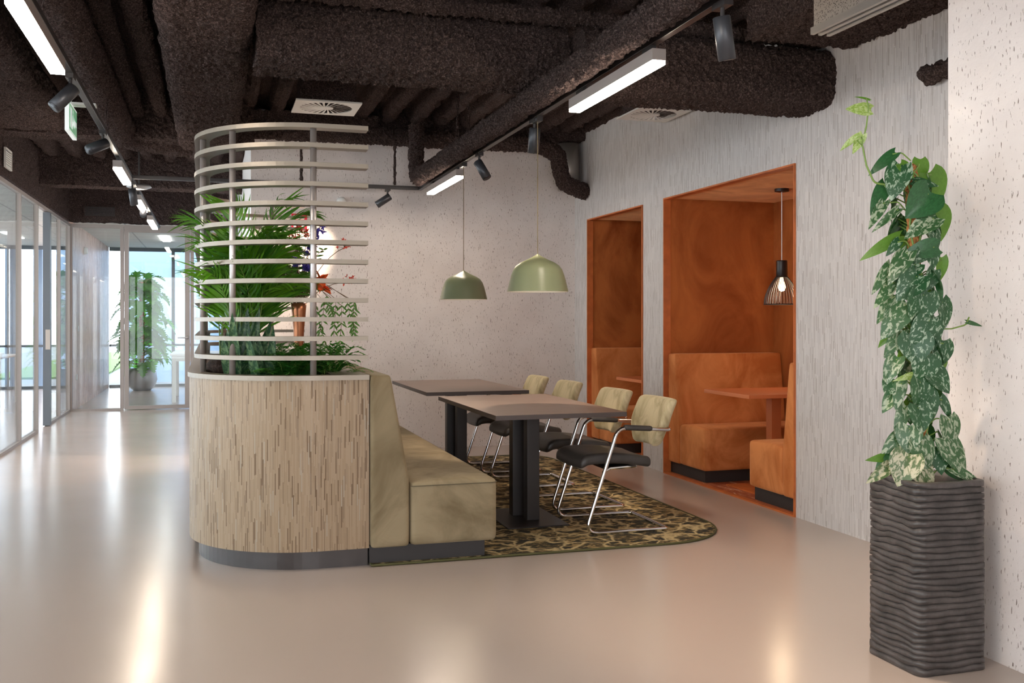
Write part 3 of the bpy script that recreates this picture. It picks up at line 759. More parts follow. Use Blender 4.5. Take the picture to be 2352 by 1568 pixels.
# ------------------------------------------------------------------ rug
def rounded_plan(x0, x1, y0, y1, rr, n=12):
    """rr = radii at (x1,y1),(x0,y1),(x0,y0),(x1,y0)"""
    out = []
    for (cx, cy, a), r in zip(((x1, y1, 0), (x0, y1, 90), (x0, y0, 180), (x1, y0, 270)), rr):
        sx = -1 if cx == x1 else 1; sy = -1 if cy == y1 else 1
        for k in range(n + 1):
            q = math.radians(a + 90 * k / n); out.append((cx + sx * r + r * math.cos(q), cy + sy * r + r * math.sin(q)))
    return out
t = thing('rug', 'marbled olive and gold rug with rounded corners beneath the tables', 'rug')
MB().prism(rounded_plan(.8, 3.01, 5.10, 8.86, (.35, .01, .01, .5)), .001, .010).build('pile', M['rug'], t)
pl = rounded_plan(.8, 3.01, 5.10, 8.86, (.35, .01, .01, .5))
MB().tube([(x, y, .008) for x, y in pl + pl[:1]], .007, 6).build('binding', M['rugedge'], t, smooth=True)

# ------------------------------------------------------------------ planter with slatted screen
XP0, XP1, YP0, YP1, RP = -.118, .785, 5.10, 8.90, .65
def uplan(inset, n=22, x1=XP1):
    """open U: from the front right end round the left side to the rear right end"""
    x0, y0, y1 = XP0 + inset, YP0 + inset, YP1 - inset; r = RP - inset; out = []
    out.append((x1, y0))
    for k in range(5): out.append((x1 - (x1 - (x0 + r)) * (k + 1) / 6, y0))
    for k in range(n + 1):
        q = math.radians(270 - 90 * k / n); out.append((x0 + r + r * math.cos(q), y0 + r + r * math.sin(q)))
    for k in range(1, 24): out.append((x0, y0 + r + (y1 - y0 - 2 * r) * k / 24))
    for k in range(n + 1):
        q = math.radians(180 - 90 * k / n); out.append((x0 + r + r * math.cos(q), y1 - r + r * math.sin(q)))
    for k in range(5): out.append((x0 + r + (x1 - x0 - r) * (k + 1) / 6, y1))
    out.append((x1, y1)) if out[-1][0] < x1 - 1e-4 else None
    return out
def band(inset0, inset1, z0, z1, closed_side=False):
    a = uplan(inset0); b_ = uplan(inset1); n = len(a); mb = MB(); vs = []
    for (x, y), (x2, y2) in zip(a, b_): vs += [(x, y, z0), (x2, y2, z0), (x2, y2, z1), (x, y, z1)]
    fs = []
    for i in range(n - 1):
        o = 4 * i; p = o + 4
        fs += [(o, o + 1, p + 1, p), (o + 1, o + 2, p + 2, p + 1), (o + 2, o + 3, p + 3, p + 2), (o + 3, o, p, p + 3)]
    fs += [(0, 3, 2, 1), (4 * n - 4, 4 * n - 3, 4 * n - 2, 4 * n - 1)]
    mb.add(vs, fs); return mb
pt = thing('planter_screen', 'rounded taupe planter box with a tall cage of curved metal slats', 'planter')
# body with strip pattern, UV = metres along the curve
a = uplan(0); mb = MB(); mb.uv = {}; L = 0; vs = []; zs = [.10, .11, .972, .98]
for i, (x, y) in enumerate(a):
    if i: L += math.dist(a[i - 1], a[i])
    for z in zs: mb.uv[len(vs)] = (L, z); vs.append((x, y, z))
n = len(a); fs = [(4 * i + j, 4 * i + 4 + j, 4 * i + 5 + j, 4 * i + 1 + j) for i in range(n - 1) for j in range(3)]
fs.append([4 * i for i in range(n)][::-1])
mb.add(vs, fs); mb.build('body', M['planter'], pt, smooth=False)
bpl = uplan(.05, x1=XP1); MB().prism(bpl, 0.0, .10).build('plinth', M['plinth'], pt)
rim = band(-.010, .085, .978, 1.003); rim.box(.60, XP1, YP0 + .085, YP1 - .085, .978, 1.0028); rim.build('rim', M['alu'], pt)
ln = MB(); ln.prism(uplan(.082, x1=.62), .90, .905)
ln2 = band(.08, .085, .905, .985); ln2.build('liner', M['post'], pt)
for i in range(13):
    z = 1.092 + .1 * i; band(.026, .108, z - .0115, z + .0115).build('slat', M['alu'], pt)
def post(x, y): MB().cyl((x, y, 1.0), (x, y, 2.308), .0165, 20).build('post', M['post'], pt, smooth=True)
cx_, cy_ = XP0 + RP, YP0 + RP; rc = RP - .066
for yy, sgn in ((YP0, 1), (YP1, -1)):
    cyy = yy + sgn * RP
    post(.505, yy + sgn * .066); x = .105; post(x, cyy - sgn * math.sqrt(rc * rc - (cx_ - x) ** 2)); x = -.045; post(x, cyy - sgn * math.sqrt(max(0, rc * rc - (cx_ - x) ** 2)))
for y in (6.35, 7.0, 7.65): post(XP0 + .066, y)
tag(MB().prism(uplan(.086, x1=.60), .80, .93).build('potting_soil', M['soil'], smooth=False), 'dark potting soil filling the slatted planter', 'soil')

# ---- plants in the planter (grouped things with foliage and stems)
def palm(loc, n, hmin, hmax, label, seed, reach=.45, bright=.35, lean=None):
    rnd = random.Random(seed)
    t = thing('palm_plant', label, 'palm', loc); fo = MB(); st = MB()
    for k in range(n):
        a = rnd.uniform(0, 2 * PI); h = rnd.uniform(hmin, hmax); rch = rnd.uniform(.3, 1) * reach
        rch *= .5 if math.cos(a) < -.1 else .85
        if lean: a = lean[0] + rnd.gauss(0, lean[1])
        dv = Vector((math.cos(a), math.sin(a), 0)); b0 = Vector((rnd.uniform(-.07, .07), rnd.uniform(-.07, .07), 0))
        pts = []
        for i in range(13):
            s_ = i / 12; pts.append(b0 + dv * (rch * (.15 * s_ + .85 * s_ ** 2.6)) + UP * (h * (s_ - .20 * s_ ** 5)))
        st.tube(pts, [.006 * (1 - .7 * i / 12) for i in range(13)], 5)
        fo.cm = 1 if rnd.random() < bright else 0  # some fronds take the leaf colour with lit highlights in it
        nl = 16
        for i in range(nl):
            s_ = .42 + .58 * i / (nl - 1); idx = s_ * 12; i0 = min(11, int(idx)); p = pts[i0].lerp(pts[i0 + 1], idx - i0)
            tg = (pts[i0 + 1] - pts[i0]).normalized(); side = tg.cross(UP)
            side = side.normalized() if side.length > .05 else Vector((-dv.y, dv.x, 0))
            nn = side.cross(tg)
            for sg in (-1, 1):
                ll = (.30 - .16 * abs(s_ - .62) * 2) * rnd.uniform(.75, 1.15)
                dd = side * sg * (1 - .35 * s_) + tg * .75 + UP * rnd.uniform(-.1, .2)
                fo.leaf(p, dd, nn + side * sg * .3, ll, rnd.uniform(.013, .020), curl=rnd.uniform(.3, 1.0), fold=.2, nt=5, ns=2, shape='lance')
    fo.build('foliage', [M['palm'], M['palm_lit']], t, smooth=True); st.build('stems', M['stem'], t, smooth=True)
palm((.17, 5.68, .93), 25, .55, 1.32, 'tall palm with arching fronds behind the curved corner of the planter', 11, .42)
palm((.20, 6.45, .93), 14, .6, 1.2, 'second palm further back in the slatted planter', 5, .42)
palm((.12, 7.3, .93), 9, .6, 1.0, 'low palm deep in the slatted planter near its corridor side', 8, .35)
tag(MB().lathe([(.001, .13), (.10, .13), (.135, .10), (.13, 0)], (.10, 5.98, .93), 24).build('root_ball', M['soil'], smooth=True, fuzz=.006), 'brown fibrous root ball at the left end of the planter', 'root ball')
def snake(loc, n, h, label, seed):
    rnd = random.Random(seed); t = thing('snake_plant', label, 'snake plant', loc); fo = MB()
    for k in range(n):
        a = rnd.uniform(0, 2 * PI); dv = Vector((math.cos(a), math.sin(a), 0)); hh = h * rnd.uniform(.65, 1.1)
        fo.leaf(dv * rnd.uniform(0, .06), UP + dv * rnd.uniform(.05, .42), -VF + dv * .5 + VR * rnd.uniform(-.5, .5), hh, rnd.uniform(.05, .07), curl=rnd.uniform(-.1, .15), fold=.35, nt=8, ns=4, shape='lance')
    o = fo.build('leaves', M['snake'], t, smooth=True)
snake((.14, 5.47, .92), 10, .42, 'dark snake plant with broad blades at the planter corner', 3)
snake((.285, 5.38, .92), 9, .34, 'yellow edged snake plant behind the second steel post', 4)
def bushy(name, loc, n, h, spread, mat, label, seed, leafL=.035, drop=0, cat='fern'):
    rnd = random.Random(seed); t = thing(name, label, cat, loc); fo = MB(); st = MB()
    for k in range(n):
        a = rnd.uniform(0, 2 * PI); dv = Vector((math.cos(a), math.sin(a), 0)); R_ = spread * rnd.uniform(.5, 1); hh = h * rnd.uniform(.5, 1.1)
        b0 = dv * rnd.uniform(0, spread * .35); pts = [b0 + dv * R_ * (i / 8) + UP * (hh * math.sin(i / 8 * PI * .62)) - UP * drop * (i / 8) ** 3 for i in range(9)]
        st.tube(pts, .0015, 4)
        for i in range(1, 9):
            for q in (0, .5):
                if i == 8 and q: continue
                p = pts[i] if not q else pts[i].lerp(pts[i + 1], .5)
                tg = (pts[i] - pts[i - 1]).normalized(); sd = tg.cross(UP).normalized()
                for sg in (-1, 1):
                    fo.leaf(p, sd * sg + tg * .5 + UP * rnd.uniform(-.2, .3), UP + sd * rnd.uniform(-.4, .4), leafL * (1.25 - i / 11) * rnd.uniform(.8, 1.2), leafL * .34, curl=.2, fold=.1, nt=3, ns=2, shape='lance')
    fo.build('foliage', mat, t, smooth=True); st.build('stems', M['stem'], t)
bushy('fern_plant', (.40, 5.40, .93), 60, .17, .21, M['fern'], 'leafy green fern right behind the planter rim', 21, .055)
bushy('fern_plant', (.56, 5.55, .93), 60, .21, .22, M['fern'], 'fern with small round fronds beside the white planter ledge', 22, .045)
bushy('fern_plant', (.45, 6.02, .93), 50, .20, .24, M['fern'], 'fern in front of the grey vase foot', 23, .05)
bushy('trailing_plant', (.62, 5.52, .95), 22, .13, .22, M['fern'], 'wispy trailing plant spilling toward the bench back', 24, .022, .05, 'trailing plant')
# vase with flowers
vx, vy = .53, 6.35
t = thing('flower_vase', 'tall copper trumpet vase on a grey domed foot among the ferns', 'vase', (vx, vy, .93))
MB().lathe([(.001, 0), (.125, 0), (.125, .05), (.115, .10), (.08, .145), (.04, .17), (.02, .18), (.001, .18)], seg=32).build('domed_foot', M['greymetal'], t, smooth=True)
MB().lathe([(.001, .175), (.028, .176), (.030, .20), (.034, .30), (.045, .42), (.049, .465), (.045, .465), (.03, .36), (.001, .34)], seg=32).build('vase_body', M['copper'], t, smooth=True)
def bouquet():
    rnd = random.Random(12)
    t = thing('flower_bouquet', 'loose bouquet of blue, orange and coral flowers in the copper vase', 'flowers', (vx, vy, 1.38)); st = MB(); fl = MB(); lf = MB()
    def stem(ex, ey, ez, bend=.1):
        e = Vector((ex, ey, ez)); m1 = Vector((ex * .35, ey * .35, ez * .6 + bend)); pts = [Vector((0, 0, -.06)) * (1 - s_) ** 2 + m1 * 2 * s_ * (1 - s_) + e * s_ ** 2 for s_ in [i / 8 for i in range(9)]]
        st.tube(pts, .0022, 5); return pts
    def bloom(p, mi, n, sz, ln_):
        fl.cm = mi
        for k in range(n):
            d = Vector((rnd.gauss(0, 1), rnd.gauss(0, 1), rnd.gauss(.2, 1))).normalized()
            fl.leaf(p + d * sz * .15, d, Vector((rnd.gauss(0, 1), rnd.gauss(0, 1), rnd.gauss(0, 1))) + Vector((.01, .02, .03)), ln_ * rnd.uniform(.7, 1.1), ln_ * .55, curl=.3, nt=3, ns=2)
    # blue delphiniums
    for ex, ey, ez in ((.13, -.05, .50), (.10, .05, .42), (-.02, .0, .30), (.06, -.1, .27)):
        pts = stem(ex, ey, ez)
        for i in range(26):
            s_ = rnd.uniform(.62, 1.02); q = s_ * 8; i0 = min(7, int(q)); p = pts[i0].lerp(pts[i0 + 1], q - i0)
            bloom(p + Vector((rnd.gauss(0, .014), rnd.gauss(0, .014), 0)), 0, 4, .01, .028)
    # orange lilies and coral sprays
    for ex, ey, ez in ((.12, -.08, .17), (.15, -.04, .12), (-.17, -.05, .13), (-.24, 0, .20), (-.2, .05, .08)):
        pts = stem(ex, ey, ez, .05); bloom(pts[-1], 1, 10, .02, .07)
    for ex, ey, ez in ((.28, -.06, .37), (.31, -.04, .15), (0.0, -.06, .47), (-.03, .02, .42), (.06, 0, .44), (-.12, 0, .36)):
        pts = stem(ex, ey, ez, .06)
        for i in range(12):
            d = Vector((rnd.gauss(0, .8), rnd.gauss(0, .8), rnd.gauss(.5, .6))).normalized(); e2 = pts[-1] + d * rnd.uniform(.02, .055); st.tube([pts[-1], e2], .0012, 4); bloom(e2, 2, 4, .005, .02)
    for i in range(34):
        a = rnd.uniform(0, 2 * PI); pts = stem(math.cos(a) * rnd.uniform(.05, .2), math.sin(a) * .15, rnd.uniform(.08, .4))
        for k in range(3, 9): 
            for sg in (-1, 1): lf.leaf(pts[k], Vector((sg * .8, rnd.uniform(-.5, .5), rnd.uniform(-.1, .6))), Vector((0, -1, .6)), rnd.uniform(.03, .06), .015, nt=3, ns=2, shape='lance')
    # drooping pepper branches to the right
    for bx, bz, dl in ((.15, .02, .22), (.22, .04, .24), (.31, .05, .24), (.35, .03, .20), (.10, .0, .26), (.27, .0, .30), (.18, .06, .16)):
        ey = rnd.uniform(-.12, .05); p0 = Vector((bx, ey, bz)); st.tube([Vector((0, 0, .0)), Vector((bx * .5, ey * .5, bz + .10)), p0], .002, 5)
        sw = rnd.uniform(-.05, .09); n_ = rnd.randint(6, 9); pts = [p0 + Vector((sw * s_ ** 1.5, rnd.uniform(-.004, .004), -dl * s_)) for s_ in [i / n_ for i in range(n_ + 1)]]; st.tube(pts, .0015, 4)
        for p in pts:
            for sg in (-1, 1): lf.leaf(p, Vector((sg * rnd.uniform(.4, 1), rnd.uniform(-.6, .6), -rnd.uniform(.5, 1.1))), Vector((rnd.uniform(-.4, .4), -1, .2)), rnd.uniform(.035, .062), .013, nt=3, ns=2, shape='lance', curl=rnd.uniform(0, .5))
    for m_, nm, mt in ((st, 'stems', M['stemb']), (lf, 'leaves', M['pep'])): m_.build(nm, mt, t, smooth=True)
    fl.build('blossoms', [M['f_blue'], M['f_orange'], M['f_red']], t, smooth=True)
bouquet()

# ------------------------------------------------------------------ olive bench
def bench(y0, y1, label):
    t = thing('upholstered_bench', label, 'bench', (0, y0, 0), group='olive velvet wall benches'); W = y1 - y0
    x0, xt, xb, x1 = .79, .895, .995, 1.475
    def wedge(p):
        z = p.z
        f_ = xt + (xb - xt) * min(1, max(0, (1.0 - z) / .55))
        s_ = (p.x - x0) / (xb - x0); x = x0 + s_ * (f_ - x0)
        return (x, p.y, z)
    MB().rbox(x0, xb, .004, W - .004, .10, 1.0, .022, 16, wedge).build('backrest', M['olive'], t, smooth=True)
    def crown(p):
        z = p.z + (.014 * math.sin(PI * min(1, max(0, (p.x - xb) / (x1 - xb)))) if p.z > .3 else 0)
        return (p.x, p.y, z)
    so = MB().rbox(xb + .002, x1, .003, W - .003, .10, .435, .03, 12, crown).build('seat', M['olive'], t, smooth=True)
    p = MB(); p.tube([(xb + .005, .002, .415), (x1 - .03, .001, .415), (x1 - .008, .012, .415), (x1 + .001, .03, .415), (x1 + .001, W - .03, .415)], .0028, 6)
    p.build('piping', M['olive_dark'], so)
    MB().box(x0 + .002, 1.42, .07, W - (.0 if y1 < 7.5 else .05), .0105, .10).build('plinth', M['plinth_matt'], t)
bench(5.07, 6.985, 'near olive velvet bench backing onto the planter')
bench(6.99, 8.90, 'far olive velvet bench behind the first, by the back wall')

# ------------------------------------------------------------------ dining tables
def table(cy, label):
    t = thing('dining_table', label, 'table', (1.93, cy, .010), group='dark oak dining tables')
    o = MB().box(-.40, .40, -.73, .73, .712, .740)
    o.build('tabletop', M['tablewood'], t, bevel=.002)
    e = MB()
    for b_ in ((-.4005, .4005, -.7305, -.729), (-.4005, .4005, .729, .7305), (-.4005, -.399, -.729, .729), (.399, .4005, -.729, .729)): e.box(*b_, .7125, .7385)
    e.build('edge_band', M['tableedge'], t)
    MB().box(-.062, .018, .045, .125, .008, .700).build('leg', M['black'], t, bevel=.003)
    MB().box(-.018, .064, -.125, -.045, .008, .700).build('leg', M['black'], t, bevel=.003)
    MB().box(-.2, .2, -.31, .31, 0, .008).build('base_plate', M['black'], t, bevel=.002)
    MB().box(-.2, .2, -.25, .25, .700, .712).build('top_plate', M['black'], t)
table(6.03, 'near dark oak table on twin black columns')
table(7.88, 'far dark oak table closest to the back wall')

# ------------------------------------------------------------------ chairs
def make_chair(label):
    t = thing('cantilever_chair', label, 'chair', group='chrome cantilever chairs at the dining tables')
    W = .262; r = .0115
    half = [(.27, -W, .612), (-.04, -W, .635), (-.095, -W, .60), (-.275, -W, .06), (-.262, -W, .0), (.27, -W, .0)]
    full = [(.27, -W, .612), (-.06, -W, .632), (-.27, -W, r), (.265, -W, r), (.265, W, r), (-.27, W, r), (-.06, W, .632), (.27, W, .612)]
    pts = fillet(full, {1: .07, 2: .06, 3: .03, 4: .03, 5: .06, 6: .07}, 7)
    MB().tube(pts, r, 14).build('frame', M['chrome'], t, smooth=True)
    def seatf(p):
        q = (p.x + .285) / .47
        z = p.z + .018 * math.sin(PI * min(1, max(0, q))) * 1.0 - .030 * max(0, q) - (.030 * max(0, (.14 - q) / .14) ** 1.6)
        z += .008 * (abs(p.y) / .23) ** 2
        return (p.x, p.y * (1 - .06 * q), z)
    MB().rbox(-.285, .185, -.232, .232, .400, .466, .028, 14, seatf).build('seat', M['leather'], t, smooth=True)
    u = MB(); 
    for s_ in (-1, 1): u.tube(fillet([(-.155, s_ * W, .37), (-.10, s_ * (W - .04), .385), (.10, s_ * .17, .385)], .03), .010, 8)
    u.box(-.12, .10, -.18, .18, .378, .392); u.build('seat_support', M['chrome'], t, smooth=False)
    def backf(p):
        q = (p.z - .50) / .29                                        # 0 bottom, 1 top
        wd = .62 + .40 * min(1, max(0, q / .45)) ** .8 - .05 * max(0, q - .5)
        x = p.x + .275 + .085 * (q - .35) - .035 * (1 - q) ** 2 * 0 + .03 * (p.y / .22) ** 2 * -1 + .03
        x += .018 * math.sin(PI * q) * -1
        return (x, p.y * wd, p.z)
    MB().rbox(-.034, .034, -.225, .225, .495, .79, .026, 14, backf).build('backrest', M['khaki'], t, smooth=True)
    for s_ in (-1, 1):
        pd = MB(); pd.tube([(-.02, s_ * W, .634), (-.01, s_ * W, .6335), (.15, s_ * W, .622), (.16, s_ * W, .621)], [.013, .0165, .0165, .013], 12)
        pd.build('armrest_pad', M['leather'], t, smooth=True)
    br = MB()
    for s_ in (-1, 1): br.tube([(.262, s_ * W, .612), (.285, s_ * (W - .01), .611), (.296, s_ * .19, .612)], .010, 8)
    br.tube([(.30, -.19, .612), (.318, -.08, .61), (.318, .08, .61), (.30, .19, .612)], .009, 8)
    br.build('back_bracket', M['chrome'], t, smooth=True)
    return t
ch0 = make_chair('nearest chrome chair, its khaki back fully in view at the near table')
CX = 2.385
spots = [(CX, 5.68, 0, None), (CX + .035, 6.42, .02, 'second chrome chair at the near table, partly hidden behind the nearest one'),
         (CX + .02, 7.33, .0, 'chrome chair at the far table, the one closer to the camera'), (CX + .01, 8.10, -.02, 'farthest chrome chair, next to the back wall')]
for i, (x, y, a, lab) in enumerate(spots):
    c = ch0 if i == 0 else copy_tree(ch0)
    c.location = (x, y, .0105); c.rotation_euler = (0, 0, a)
    if lab: c['label'] = lab

# ------------------------------------------------------------------ booth furniture
def booth_bench(yw, sgn, x0, x1, label):
    """bench whose back is against y = yw; sgn = direction in which one sits"""
    t = thing('booth_bench', label, 'bench', (x0, yw, .0), group='orange velvet booth benches'); W = x1 - x0
    def wedge(p):
        f_ = .125 + .08 * min(1, max(0, (1.0 - p.z) / .57)); s_ = p.y / .205
        return (p.x, sgn * s_ * f_, p.z)
    mb = MB().rbox(0, W, .0, .205, .10, 1.005, .02, 14, wedge); mb.build('backrest', M['orange'], t, smooth=True)
    def sf(p): return (p.x, sgn * p.y, p.z + (.01 if p.z > .3 else 0) * math.sin(PI * min(1, max(0, (p.y - .2) / .44))))
    MB().rbox(0, W, .207, .64, .10, .43, .028, 10, sf).build('seat', M['orange'], t, smooth=True)
    y_ = sorted((sgn * .0, sgn * .60)); MB().box(.03, W, y_[0], y_[1], .009, .10).build('plinth', M['plinth_matt'], t)
X0 = XR + .03; X1 = XR + 1.04
booth_bench(7.515, -1, X0, X1, 'orange velvet bench facing the camera in the large booth')
booth_bench(5.58, 1, X0, X1, 'orange velvet bench at the right edge of the large booth, its back to the camera')
booth_bench(9.268, -1, X0, X1, 'orange velvet bench inside the narrow far booth')
def booth_table(y0, y1, label, col=True):
    t = thing('booth_table', label, 'table', (XR, (y0 + y1) / 2, .009), group='orange booth tables'); h = (y1 - y0) / 2
    MB().box(.03, 1.04, -h, h, .712, .74).build('tabletop', M['orange_top'], t, bevel=.002)
    MB().box(.40, .48, -.04, .04, .01, .712).build('leg', M['orange_top'], t)
    MB().box(.16, .72, -.22, .22, 0, .01).build('base_plate', M['orange_edge'], t)
booth_table(6.21, 6.88, 'orange table between the two benches of the large booth')
booth_table(7.98, 8.62, 'orange table inside the narrow far booth')

# ------------------------------------------------------------------ tall pot with pothos
def rsq(h, r, k=8):
    out = []
    for cx, cy, a in ((h - r, h - r, 0), (-h + r, h - r, 90), (-h + r, -h + r, 180), (h - r, -h + r, 270)):
        for i in range(k + 1):
            q = math.radians(a + 90 * i / k); out.append((cx + r * math.cos(q), cy + r * math.sin(q)))
    # subdivide the straight sides
    res = []
    for i, p in enumerate(out):
        q = out[(i + 1) % len(out)]; res.append(p); d = math.dist(p, q)
        for j in range(1, int(d / .03) + 1): 
            s_ = j / (int(d / .03) + 1); res.append((p[0] + (q[0] - p[0]) * s_, p[1] + (q[1] - p[1]) * s_))
    return res
def pot():
    px_, py_ = 2.588, 3.090
    t = thing('tall_planter_pot', 'tall square slate pot with wavy horizontal ridges by the right column', 'plant pot', (px_, py_, 0))
    mb = MB(); NB = 30; H_ = .70; base = rsq(.152, .038); n = len(base); vs = []; rings = 0
    mi = []
    def wave(x, y, b_):
        w_ = .006 * noise.noise(Vector((x * 9 + b_ * .13, y * 9, b_ * .22))) + .0035 * noise.noise(Vector((x * 25, y * 25, b_ * .6)))
        side = max(0, (-x - .10) / .05)
        return w_ * (1 + 1.1 * side)
    rnd = random.Random(2)
    for b_ in range(NB):
        z0 = H_ * b_ / NB; z1 = H_ * (b_ + 1) / NB; o_ = rnd.uniform(-.0012, .0012)
        for (f_, zz, bb) in ((-.007, z0 + .0014, b_), (.0006 + o_, z0 + .003, b_), (.0012 + o_, (z0 + z1) / 2, b_ + .5), (.0004 + o_, z1 - .003, b_ + 1), (-.007, z1 - .0012, b_ + 1)):
            for x, y in base:
                l_ = math.hypot(x, y); k_ = 1 + f_ / .152
                ww = wave(x, y, bb) if 0 < bb < NB else 0
                tp = 1 - .0 * zz
                vs.append((x * k_ * tp, y * k_ * tp, zz + ww))
            rings += 1
    fs = []; mats = []
    for i in range(rings - 1):
        g_ = (i % 5 == 4)
        for k in range(n): fs.append((i * n + k, i * n + (k + 1) % n, (i + 1) * n + (k + 1) % n, (i + 1) * n + k)); mats.append(1 if g_ or i % 5 in (0,) and False else 0)
    # inside lip
    for f_, zz in ((.88, H_), (.88, H_ - .06)):
        for x, y in base: vs.append((x * f_, y * f_, zz))
    for i in (rings - 1, rings):
        for k in range(n): fs.append((i * n + k, i * n + (k + 1) % n, (i + 1) * n + (k + 1) % n, (i + 1) * n + k)); mats.append(0)
    fs.append([k for k in range(n)][::-1]); mats.append(0)
    mb.v = vs; mb.f = [list(f) for f in fs]; mb.m = mats
    mb.build('pot_body', [M['pot'], M['groove']], t, smooth=True)
    MB().prism([(x * .87, y * .87) for x, y in base], .60, .655).build('soil', M['soil'], t)
    return px_, py_
px_, py_ = pot()
def pothos():
    t = thing('pothos_plant', 'climbing pothos with silver flecked leaves on a coir pole in the tall pot', 'pothos', (px_, py_, .655))
    base = Vector((px_, py_, .655)); rnd = random.Random(9)
    D0 = (base.x * SY + base.y * CY)
    def loc(u, v, dd=0): return pw(u, v, D0 + dd) - base
    pole = [loc(2122, 1120), loc(2118, 1000), loc(2112, 860), loc(2104, 700), loc(2098, 540), loc(2094, 420), loc(2092, 378)]
    pole[0] = Vector((0, 0, 0)); pp = []
    for a, b_ in zip(pole, pole[1:]):
        for j in range(20): pp.append(a.lerp(b_, j / 20))
    pp.append(pole[-1])
    MB().tube(pp, [.021] * (len(pp) - 4) + [.02, .017, .012, .005], 14).build('coir_pole', M['coir'], t, fuzz=.003)
    fo = MB(); st = MB()
    mats = ['l_var', 'l_sil', 'l_cre', 'l_grn', 'l_drk', 'l_lit']
    LV = [(1993,250,1948,243,26,5,0),(1991,227,1966,218,5,3,0),(1963,317,1929,343,12,5,0),(1978,315,1960,352,18,5,0),(2050,354,1998,393,22,4,0),(2068,385,2048,452,46,0,-1),
    (2074,380,2102,404,22,3,-1),(2115,372,2122,412,34,3,1),(2139,402,2170,463,62,3,0),(2104,417,2154,424,22,0,-1),(2133,446,2089,495,64,4,-1.4),(2152,486,2172,550,54,3,0),
    (2145,502,2085,538,38,1,-1.2),(2141,524,2168,562,32,0,-.6),(2031,428,2002,488,28,4,0),(2029,467,1997,520,20,1,-.4),(2060,483,2008,525,16,1,-.5),(2060,546,1978,590,24,3,0),
    (2062,556,2040,583,18,0,-.5),(2146,568,2087,577,36,4,-1),(2124,575,2108,602,30,0,-.9),(2139,575,2152,612,32,0,-.7),(2162,598,2160,645,24,3,0),(2083,582,2040,643,34,1,-1.2),
    (2101,608,2062,640,36,0,-1),(2042,613,2006,670,22,1,-.3),(2105,636,2065,685,50,0,-1.5),(2144,625,2128,668,30,0,-.7),(2050,650,2010,702,24,1,-.5),(2153,650,2166,694,16,4,-.2),
    (2102,670,2165,694,20,4,-1),(2121,678,2110,747,62,0,-1.6),(2165,694,2184,752,38,0,-.4),(2050,683,2016,738,26,1,-.5),(2078,700,2028,770,48,1,-1.2),(2135,737,2099,796,48,0,-1.6),
    (2149,735,2151,799,30,0,-.8),(2049,757,2020,795,18,3,0),(2068,763,2035,818,30,1,-.8),(2101,775,2108,836,62,0,-1.4),(2167,789,2168,840,42,0,-.5),(2058,826,2032,878,32,1,-.8),
    (2130,818,2120,879,56,0,-1.4),(2170,832,2175,858,16,3,0),(2142,855,2185,898,46,0,-1),(2050,876,2036,905,34,0,-.6),(2096,861,2060,872,12,5,-1.3),(2069,881,2058,938,24,1,-1),
    (2113,878,2120,940,54,0,-1.5),(2052,910,2028,941,28,1,-.5),(2132,904,2150,962,36,0,-1.2),(2164,918,2188,962,20,0,0),(2078,938,2057,996,24,1,-1),(2108,937,2123,992,50,0,-1.6),
    (2088,984,2085,1041,46,1,-1.5),(2180,964,2196,1028,50,1,-.8),(2070,1004,2031,1038,34,1,-1),(2172,1010,2231,1086,54,1,-1),(2116,1015,2135,1077,52,1,-1.6),(2155,1033,2166,1087,38,0,-1),
    (2086,1050,2063,1112,58,2,-1.9),(2108,1070,2148,1118,50,2,-1.9),(2040,1072,1996,1106,24,2,-1.3),(2050,1047,1994,1056,18,3,-.6),(2058,1040,2016,1068,32,4,-.8),(2192,1078,2260,1108,20,1,-1),
    (2180,1075,2215,1100,30,4,-.4),(2226,740,2258,747,9,4,0)]  # the first blade here is a shadow, put in as a dark leaf
    def polex(v):
        tb = [(1120, 2122), (1000, 2118), (860, 2112), (700, 2104), (540, 2098), (378, 2092)]
        for (a, xa), (b_, xb) in zip(tb, tb[1:]):
            if v >= b_: return xb + (xa - xb) * max(0, min(1, (v - b_) / (a - b_)))
        return 2092
    for (u0, v0, u1, v1, wd, k, dd) in LV:
        q0 = loc(u0, v0, dd * .045); q1 = loc(u1, v1, dd * .045 - .02 * (1 if dd < 0 else rnd.uniform(-1, 1)))
        Lv = q1 - q0; ln_ = Lv.length * 1.10 + .012; sc = D0 / F
        side = (1 if (u0 + u1) / 2 > polex(v0) else -1)
        nn = -VF + UP * rnd.uniform(.15, .5) + VR * side * rnd.uniform(0, .45)
        fo.cm = k
        fo.leaf(q0 - Lv.normalized() * .012, Lv, nn, ln_, max(wd * sc * 1.3, .008), curl=rnd.uniform(.15, .6), fold=rnd.uniform(-.05, .35), nt=9, ns=6)
        if 2000 < u0 < 2225 and dd < 1:
            pv = min(v0 + rnd.uniform(5, 40), 1110); st.tube(fillet([loc(polex(pv), pv, -.01), loc((polex(pv) + u0) / 2, min(pv, v0) - 4, dd * .03), q0], .02, 4), .0028, 6)
    for i in range(60):
        v = rnd.uniform(400, 1060); a = rnd.uniform(-.1 * PI, 1.1 * PI); dv = VR * math.cos(a) + VF * math.sin(a)
        p = loc(polex(v), v) + dv * .035; fo.cm = rnd.choice((0, 0, 4, 3, 1))
        dn = dv * rnd.uniform(.3, .8) - UP; fo.leaf(p + dv * .02, dn, dv + UP * .4, rnd.uniform(.08, .12), rnd.uniform(.055, .075), curl=.2, nt=7, ns=4)
        st.tube([loc(polex(v), v + 20), p + dv * .02], .0026, 5)
    v1 = fillet([loc(u, v) for u, v in ((2075, 430), (2035, 424), (2008, 420), (1990, 380), (1980, 330), (1990, 290), (1995, 245), (1990, 226))], .03, 4); st.tube(v1, [.0045 - .002 * i / len(v1) for i in range(len(v1))], 7)
